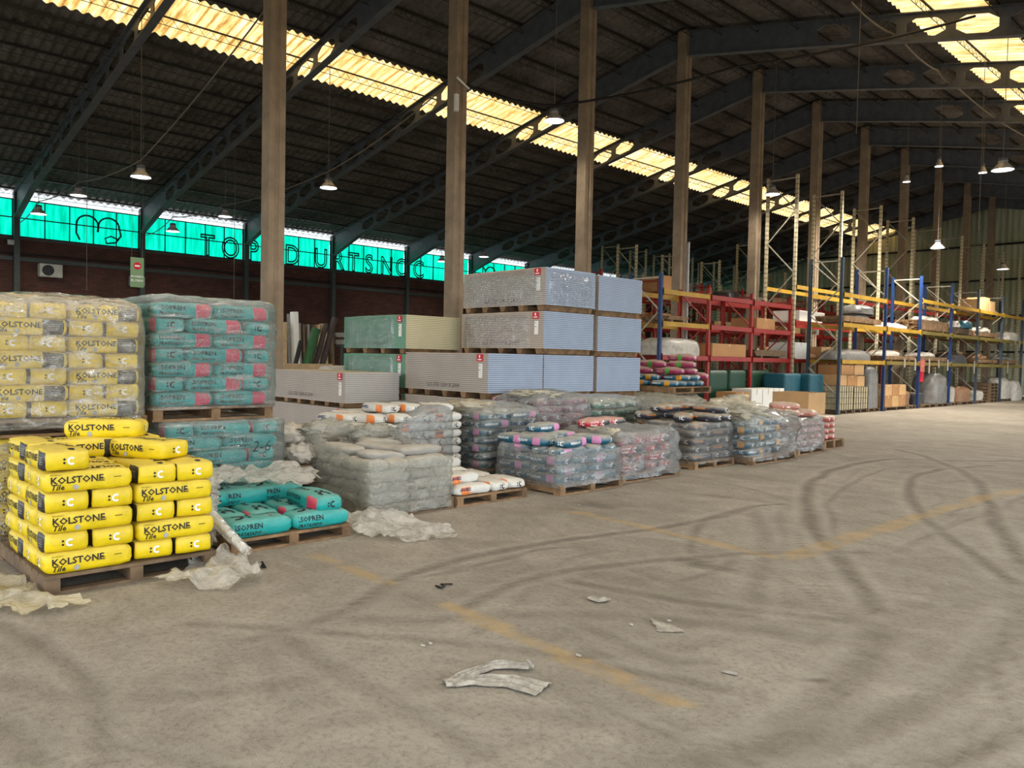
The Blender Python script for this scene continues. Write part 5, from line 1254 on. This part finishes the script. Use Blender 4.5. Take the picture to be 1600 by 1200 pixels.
# floor goods of the low red rack
for i, (y0, y1) in enumerate(((18.75, 19.7), (19.8, 20.7), (21.0, 22.0))):
    load(-12.2, (y0+y1)/2, 0, .9, y1-y0, 1.3, 'dkgreen', 'dark green bin under the low red rack, %s from the left' % NTH[i], 'storage_bin', 'bin', amp=.004, n=40)
carton('carton', -11.5, -10.9, 18.7, 19.4, 0, .72, 'brown carton on the floor before the low red rack, left', 'carton')
for i in range(3): carton('carton', -11.5, -10.9, 19.5+.62*i, 20.08+.62*i, 0, .8, 'white carton on the floor before the low red rack, %s' % ('left', 'middle', 'right')[i], 'white', group='white cartons before the red rack')
load(-11.3, 21.95, 0, .7, 1.0, 1.22, 'teal', 'large teal wrapped crate behind the cream upright, left', amp=.012, n=40); load(-11.05, 22.95, 0, .7, .9, 1.22, 'teal', 'large teal wrapped crate behind the cream upright, right', amp=.012, n=40)

# ------------------------------------------------------------------ lamps
M['lamp_glow'] = emis('lamp_lens', (0.9, 0.96, 1, 1), 14); M['lamp_shade'] = simple('lamp_aluminium', srgb(196, 190, 184), .35, metal=.3)
def lamp(x, y, z, label, power=LAMP_W*.5, r=.23, cable=True, light=True):
    root = empty('high_bay_lamp', (x, y, z)); bm = B()
    lathe(bm, [(r, 0), (r*.98, .02), (r*.55, .13), (r*.42, .15), (r*.42, .2)], 20); obj('lamp_shade', bm, M['lamp_shade'], root)
    bm = B(); lathe(bm, [(.001, .28), (r*.4, .28), (r*.42, .2), (.001, .2)], 16); obj('driver_housing', bm, M['steel_dark'], root)
    bm = B(); lathe(bm, [(.001, .025), (r*.93, .025)], 20); obj('lens', bm, M['lamp_glow'], root)
    if cable:
        bm = B(); tube(bm, [(0, 0, .28), (0, 0, roofz(x)-z+.05)], .008, 5); obj('suspension_cable', bm, M['cable'], root)
    if light:
        ld = bpy.data.lights.new('lamp_light', 'SPOT'); ld.energy = power; ld.spot_size = math.radians(165); ld.spot_blend = .6; ld.shadow_soft_size = .2; ld.color = (1.0, .92, .8)
        lo = bpy.data.objects.new('lamp_light', ld); COL.objects.link(lo); lo.parent = root; lo.location = (0, 0, .0)
    return tag(root, label, 'lamp', 'high bay lamps hanging from the roof')
for (x, y, z, lb) in ((-19.76, 6.70, 5.6, 'bell-shaped lamp hanging left of the first concrete column, seen from its side'), (-25.73, 6.98, 6.0, 'lit lamp close to the roof edge above the leftmost full window'), (-19.07, 11.32, 6.0, 'bright lamp just right of the first concrete column'),
                      (-12.5, 13.2, 6.9, 'bright lamp beside the skylight between second and third columns'), (-27.8, 10.48, 5.6, 'lamp silhouetted against the second green window'), (-28.3, 6.54, 5.7, 'lamp silhouetted against the first full green window'), (-25.77, 11.42, 6.0, 'lit lamp above the second green window near the first column'),
                      (-11.98, 22.3, 6.6, 'lamp on a long wire before the first tall cream rack frame'), (-5.4, 20.55, 6.0, 'very bright lamp at the upper right on a long wire'), (-8.44, 25.7, 7.5, 'distant small lamp left of the very bright one'), (-7.74, 27.4, 7.5, 'distant small lamp just left below the bright right one'),
                      (-9.9, 27.2, 7.5, 'farthest left small lamp in the dark of the ridge'), (-9.67, 29.6, 5.6, 'lamp glowing before the cream rack frames, middle'), (-9.7, 37.5, 5.6, 'lamp glowing before the cream rack frames at the right'), (-26.6, 23.7, 6.0, 'lamp by the far windows above the plasterboard'), (-28.2, 22.6, 5.8, 'lamp silhouetted in the green window left of the second column')):
    lamp(x, y, z, lb, r=.12 if z == 7.5 else .23, power=LAMP_W*(.5 if y < 25 else 2.6))
for i, (x, y) in enumerate(((-6.3, -3), (-6.3, 3.2), (-6.3, 9.0), (0, -2), (0, 4.5), (0, 11), (0, 18), (0, 26), (0, 34))):  # extra lamps out of view, added to brighten and even out the floor
    lamp(x, y, roofz(x)-.95 if x < -1 else 6.6, 'added unseen lamp lighting the aisle from outside the picture, %s' % NTH[i], light=True, power=LAMP_W*1.3)
# ------------------------------------------------------------------ cables
def cable(pts, r, label, m='cable', sag=0):
    P = []
    for a, b in zip(pts, pts[1:]):
        for i in range(12):
            t = i/12; p = Vector(a).lerp(Vector(b), t); p.z -= sag*4*t*(1-t); P.append(p)
    P.append(Vector(pts[-1])); bm = B(); tube(bm, P, r, 5); return tag(obj('cable', bm, M[m]), label, 'cable')
cable([(-12.86, 10.85, 7.22), (-12.5, 13.2, 7.25), (-9.5, 15.9, 8.1), (-5.6, 18.9, 9.0)], .03, 'black cable slung across the hall past the second column', 'cable_black', .1)
cable([(-13.2, 10.6, 7.2), (-19.07, 11.32, 6.45), (-25.77, 11.42, 6.4), (-27.8, 10.48, 6.1), (-31.6, 10.9, 5.9)], .016, 'thin grey cable from the second column down to the left wall', 'cable', .12)
cable([(-13.2, 6.6, 7.6), (-19.76, 6.70, 6.0), (-25.73, 6.98, 6.4), (-28.3, 6.54, 6.1), (-31.6, 6.7, 5.8)], .016, 'thin grey cable carrying the bell-shaped lamp to the left wall', 'cable', .1)
cable([(-31.6, 2, 4.85), (-31.6, 12, 4.8), (-31.6, 24, 4.82), (-31.6, 40, 4.8)], .03, 'dark cable running along the brick wall under the windows', 'cable_black', .06)
cable([(-7.45, 17.0, 9.25), (-7.35, 19.4, 9.2), (-7.45, 22.3, 9.2), (-7.5, 24.2, 9.2), (-7.4, 30.6, 9.2)], .022, 'pale hose hanging along the right skylight', 'cable', .1)
for i, (x, y, z0) in enumerate(((-25, 7.0, 3.2), (-25, 11.4, 3.0), (-7.5, 17.6, 6.6), (-6.4, 22.5, 5.0))):
    bm = B(); tube(bm, [(x, y, z0), (x, y, roofz(x)+.05)], .008, 5); tag(obj('hanging_wire', bm, M['cable']), 'thin wire hanging straight down from the roof, %s from the left' % NTH[i], 'wire')
bm = B(); tube(bm, [(-12.84, 10.6, 7.3), (-12.86, 10.95, 7.15)], .03, 5); box(bm, -12.87, -12.8, 10.56, 10.64, 6.6, 6.95); tag(obj('junction_box', bm, M['white']), 'small white junction box clipped to the second column', 'box')
# ------------------------------------------------------------------ sign, air conditioner, wall boxes
root = empty('hanging_sign', (-22, 7.21, 3.17)); M['sign_green'] = simple('sign_green', srgb(120, 150, 110), .5, var=.03)
bm = B(); box(bm, -.015, .015, 0, .33, 0, .78); obj('sign_board', bm, M['sign_green'], root)
bm = B(); n = 20; vs_ = [bm.verts.new((.017, .165+.10*math.cos(2*PI*j/n), .56+.10*math.sin(2*PI*j/n))) for j in range(n)]; bm.faces.new(vs_); dsk = obj('red_disc', bm, M['red'], root)
bm = B(); box(bm, .018, .021, .10, .23, .54, .58); obj('white_bar', bm, M['whiteink'], dsk)
for t_, zz, sz in (('PROHIBIDO', .26, .062), ('EL PASO', .15, .085)):
    V, F = text2d(t_, sz, 0, .0015); cx = (max(v.x for v in V)+min(v.x for v in V))/2; me = bpy.data.meshes.new('sign_text'); me.from_pydata([(.018, .165+v.x-cx, zz+v.y) for v in V], [], F); obj('sign_text', me, M['whiteink'], root)
bm = B(); tube(bm, [(0, .03, .78), (0, .03, 5.77)], .004, 4); tube(bm, [(0, .3, .78), (0, .3, 5.77)], .004, 4); obj('wire', bm, M['cable'], root)
tag(root, 'green hanging sign with red disc reading PROHIBIDO EL PASO', 'sign')
root = empty('air_conditioner', (WX, 7.3, 4.02)); bm = B(); box(bm, .02, .32, 0, .72, 0, .46); bevel(obj('housing', bm, simple('aircon_white', srgb(176, 174, 164), .5), root), .01)
bm = B(); vs_ = [bm.verts.new((.325, .26+.19*math.cos(2*PI*j/20), .23+.19*math.sin(2*PI*j/20))) for j in range(20)]; bm.faces.new(vs_)
obj('fan_grille', bm, M['black'], root)
bm = B()
for a in range(4): bar(bm, (.33, .26, .23), (.33, .26+.18*math.cos(a*PI/2+.5), .23+.18*math.sin(a*PI/2+.5)), .05, .004)
obj('fan_blade', bm, M['steel_dark'], root); bm = B(); box(bm, 0, .3, .1, .13, -.03, 0); box(bm, 0, .3, .6, .63, -.03, 0); obj('bracket', bm, M['steel_dark'], root)
tag(root, 'white outdoor air conditioner unit mounted on the brick wall', 'air conditioner')
for i, (y0, y1, z0, z1) in enumerate(((10.95-.65, 10.95-.1, 3.95, 4.3), (6.35, 6.55, 5.02, 5.2))):
    bm = B(); box(bm, WX+.06, WX+.25, y0, y1, z0, z1); tag(bevel(obj('electrical_box', bm, M['galv']), .01), 'grey electrical box on the brick wall, %s' % ('behind the hanging sign' if i == 0 else 'at the far left under the window'), 'electrical box')
# ------------------------------------------------------------------ stored panels at the back left
def panel(x, y, w_, t, h, tilt, mat, label, rx=0, name='leaning_panel', cat='panel'):
    bm = B(); box(bm, -w_/2, w_/2, -t/2, t/2, 0, h); o = obj(name, bm, M[mat] if mat in M else GM[mat]); o.location = (x, y, abs(math.sin(tilt))*t/2+abs(math.sin(rx))*w_/2); o.rotation_euler = (tilt, rx, 0); return tag(o, label, cat, 'panels leaning at the back')
M['panel_grey'] = simple('grey_panel', srgb(140, 136, 130), .6); M['panel_tan'] = simple('tan_panel', srgb(196, 170, 132), .7); M['roll_green'] = simple('green_roll', srgb(48, 92, 52), .7); M['roll_dark'] = simple('dark_roll', srgb(66, 54, 50), .7)
for i, (x, y, h, m, tl) in enumerate(((-20.2, 10.35, 2.4, 'panel_grey', 0), (-20.2, 10.5, 2.38, 'wood_old', .02), (-20.1, 10.62, 2.36, 'panel_tan', .02), (-20.0, 10.98, 2.66, 'white', .05), (-20.4, 11.08, 2.62, 'panel_grey', .05), (-20.3, 11.2, 2.36, 'panel_grey', .04), (-20.3, 11.32, 2.34, 'wood_old', .04), (-20.3, 11.45, 2.34, 'panel_grey', .03), (-20.2, 11.58, 2.33, 'wood_old', .03), (-20.2, 11.7, 2.34, 'panel_tan', .02), (-20.1, 11.95, 2.38, 'panel_tan', .06), (-20.0, 12.1, 2.25, 'wood_old', .06))):
    panel(x, y, .3 if i != 3 else .22, .07 if i != 3 else .13, h, tl, m, 'tall leaning panel at the back left, %s from the left' % NTH[i])
bm = B(); box(bm, -.1, .1, -.85, .85, 0, 1.25); box(bm, -.3, .3, -.75, .75, 0, .9); o = obj('storage_box', bm, M['panel_tan']); o.location = (-18.4, 10.2, 0); tag(o, 'olive-beige cabinet in front of the leaning panels', 'cabinet')
for i, (y, ln, m, r_) in enumerate(((10.7, 1.35, 'roll_green', .12), (11.15, 1.7, 'roll_dark', .08), (10.95, 1.5, 'roll_dark', .07), (10.38, 1.0, 'black', .06))):
    bm = B(); tube(bm, [(0, 0, 0), (-.15, ln*.32, ln*.93)], r_, 12); lathe(bm, [(.001, 0), (r_*.6, 0)], 8); o = obj('carpet_roll', bm, M[m]); o.location = (-18.55, y-.35, .905); tag(o, '%s roll leaning against the panels, %s' % ({'roll_green': 'green', 'roll_dark': 'dark brown', 'black': 'black'}[m], NTH[i]), 'roll', 'rolls leaning against the panels')
for i, (y, z) in enumerate(((12.15, 2.0), (12.2, 1.8))):
    bm = B(); box(bm, -.4, .4, -.45, .45, 0, .13); o = obj('panel_bundle', bm, M['panel_grey']); o.location = (-20, 12.55, z); tag(o, 'grey flat bundle lying behind the green boards, %s' % ('upper', 'lower')[i], 'panel')
bm = B()
for y in (12.15, 12.95): 
    for x in (-20.35, -19.65): box(bm, x-.03, x+.03, y-.03, y+.03, 0, 1.8)
box(bm, -20.4, -19.6, 12.1, 13.0, 1.74, 1.8); tag(obj('work_stand', bm, M['steel_post']), 'dark steel stand under the flat bundles at the back', 'stand')
carton('carton', -16.9, -16.0, 10.2, 11.6, 0, 1.22, 'large brown carton beside the green board bundles', 'carton'); load(-16.0, 9.75, 0, .7, .7, 1.24, 'pale', 'white crinkled wrapped load left of the brown carton', amp=.05)

# ------------------------------------------------------------------ litter on the floor
def strip(pts, w_, label, mat='paper_strip', h=.03, name='paper_strip'):
    bm = bmesh.new(); P = []
    for a, b in zip(pts, pts[1:]):
        for i in range(8): P.append(Vector(a).lerp(Vector(b), i/8))
    P.append(Vector(pts[-1])); n = len(P); rows = []
    for i, p in enumerate(P):
        d = (P[min(i+1, n-1)]-P[max(i-1, 0)]).normalized(); s_ = Vector((-d.y, d.x, 0)); ww = (w_[0]+(w_[1]-w_[0])*i/(n-1)) if isinstance(w_, tuple) else w_; row = []
        for j in range(7):
            t = j/6-.5; q = p+s_*ww*t; q.z = .004+h*(.5+.5*noise.noise((q.x*14, q.y*14, 1)))*(1.0 if j % 2 else .35)+p.z; row.append(bm.verts.new(q))
        rows.append(row)
    for a, b in zip(rows, rows[1:]):
        for j in range(6): bm.faces.new((a[j], a[j+1], b[j+1], b[j]))
    o = obj(name, bm, M[mat]); sm = o.modifiers.new('s', 'SOLIDIFY'); sm.thickness = .003; return tag(o, label, 'litter')
M['paper_strip_'] = simple('dirty_white_paper', srgb(178, 171, 158), .8, var=.25, scale=22)
strip([(-2.760, 2.270, 0), (-2.700, 2.400, 0), (-2.580, 2.520, 0), (-2.420, 2.570, 0)], (.07, .16), 'crumpled long white paper strip lying in the foreground, lower part')
strip([(-2.740, 2.280, 0), (-2.770, 2.390, 0), (-2.780, 2.570, 0), (-2.710, 2.650, 0), (-2.620, 2.690, 0.01), (-2.620, 2.670, 0.04)], (.09, .05), 'crumpled white paper strip in the foreground, upper arm with raised end')
strip([(-3.180, 3.790, 0), (-3.110, 3.780, 0), (-3.100, 3.850, 0)], .07, 'small curled scrap of paper in the middle of the floor')
strip([(-4.010, 3.210, 0), (-3.940, 3.200, 0), (-3.970, 3.250, 0), (-4.020, 3.260, 0), (-3.960, 3.310, 0)], 0.012, 'thin dark ring-like scrap left of the paper scrap', 'black', .012, 'scrap_ring')
strip([(-5.280, 2.590, 0), (-5.180, 2.560, 0), (-5.110, 2.570, 0), (-5.260, 2.620, 0)], .02, 'thin curled black tie near the teal pallet', 'black', .015, 'plastic_tie')
strip([(-2.000, 3.380, 0), (-1.960, 3.390, 0), (-1.930, 3.400, 0)], .02, 'small white splinter of paper on the right of the foreground floor', 'paper_strip', .01)
sheet_on_floor([(-2.700, 3.760), (-2.540, 3.600), (-2.440, 3.720), (-2.570, 3.770)], 'paper_strip', 'flat square of dirty paper on the floor', 5, h=.006, res=.02, name='paper_sheet', cat='litter')
blob(-3.220, 2.550, .006, .018, .012, .006, 'paper_strip', 'tiny scrap of litter on the floor, %s nearest the camera' % NTH[0], 70, name='litter_scrap', cat='litter', sub=2, group='tiny scraps on the floor')
blob(-2.600, 3.010, .006, .018, .012, .006, 'paper_strip', 'tiny scrap of litter on the floor, %s nearest the camera' % NTH[1], 71, name='litter_scrap', cat='litter', sub=2, group='tiny scraps on the floor')
blob(-2.710, 3.590, .006, .018, .012, .006, 'paper_strip', 'tiny scrap of litter on the floor, %s nearest the camera' % NTH[2], 72, name='litter_scrap', cat='litter', sub=2, group='tiny scraps on the floor')
blob(-2.610, 3.810, .006, .018, .012, .006, 'paper_strip', 'tiny scrap of litter on the floor, %s nearest the camera' % NTH[3], 73, name='litter_scrap', cat='litter', sub=2, group='tiny scraps on the floor')
blob(-3.220, 2.500, .006, .018, .012, .006, 'paper_strip', 'tiny scrap of litter on the floor, %s nearest the camera' % NTH[4], 74, name='litter_scrap', cat='litter', sub=2, group='tiny scraps on the floor')
blob(-4.910, 8.340, .006, .018, .012, .006, 'paper_strip', 'tiny scrap of litter on the floor, %s nearest the camera' % NTH[5], 75, name='litter_scrap', cat='litter', sub=2, group='tiny scraps on the floor')
blob(-5.330, 6.130, .006, .018, .012, .006, 'paper_strip', 'tiny scrap of litter on the floor, %s nearest the camera' % NTH[6], 76, name='litter_scrap', cat='litter', sub=2, group='tiny scraps on the floor')
blob(-5.610, 7.400, .006, .018, .012, .006, 'paper_strip', 'tiny scrap of litter on the floor, %s nearest the camera' % NTH[7], 77, name='litter_scrap', cat='litter', sub=2, group='tiny scraps on the floor')
blob(-4.320, 3.770, .006, .018, .012, .006, 'paper_strip', 'tiny scrap of litter on the floor, %s nearest the camera' % NTH[8], 78, name='litter_scrap', cat='litter', sub=2, group='tiny scraps on the floor')
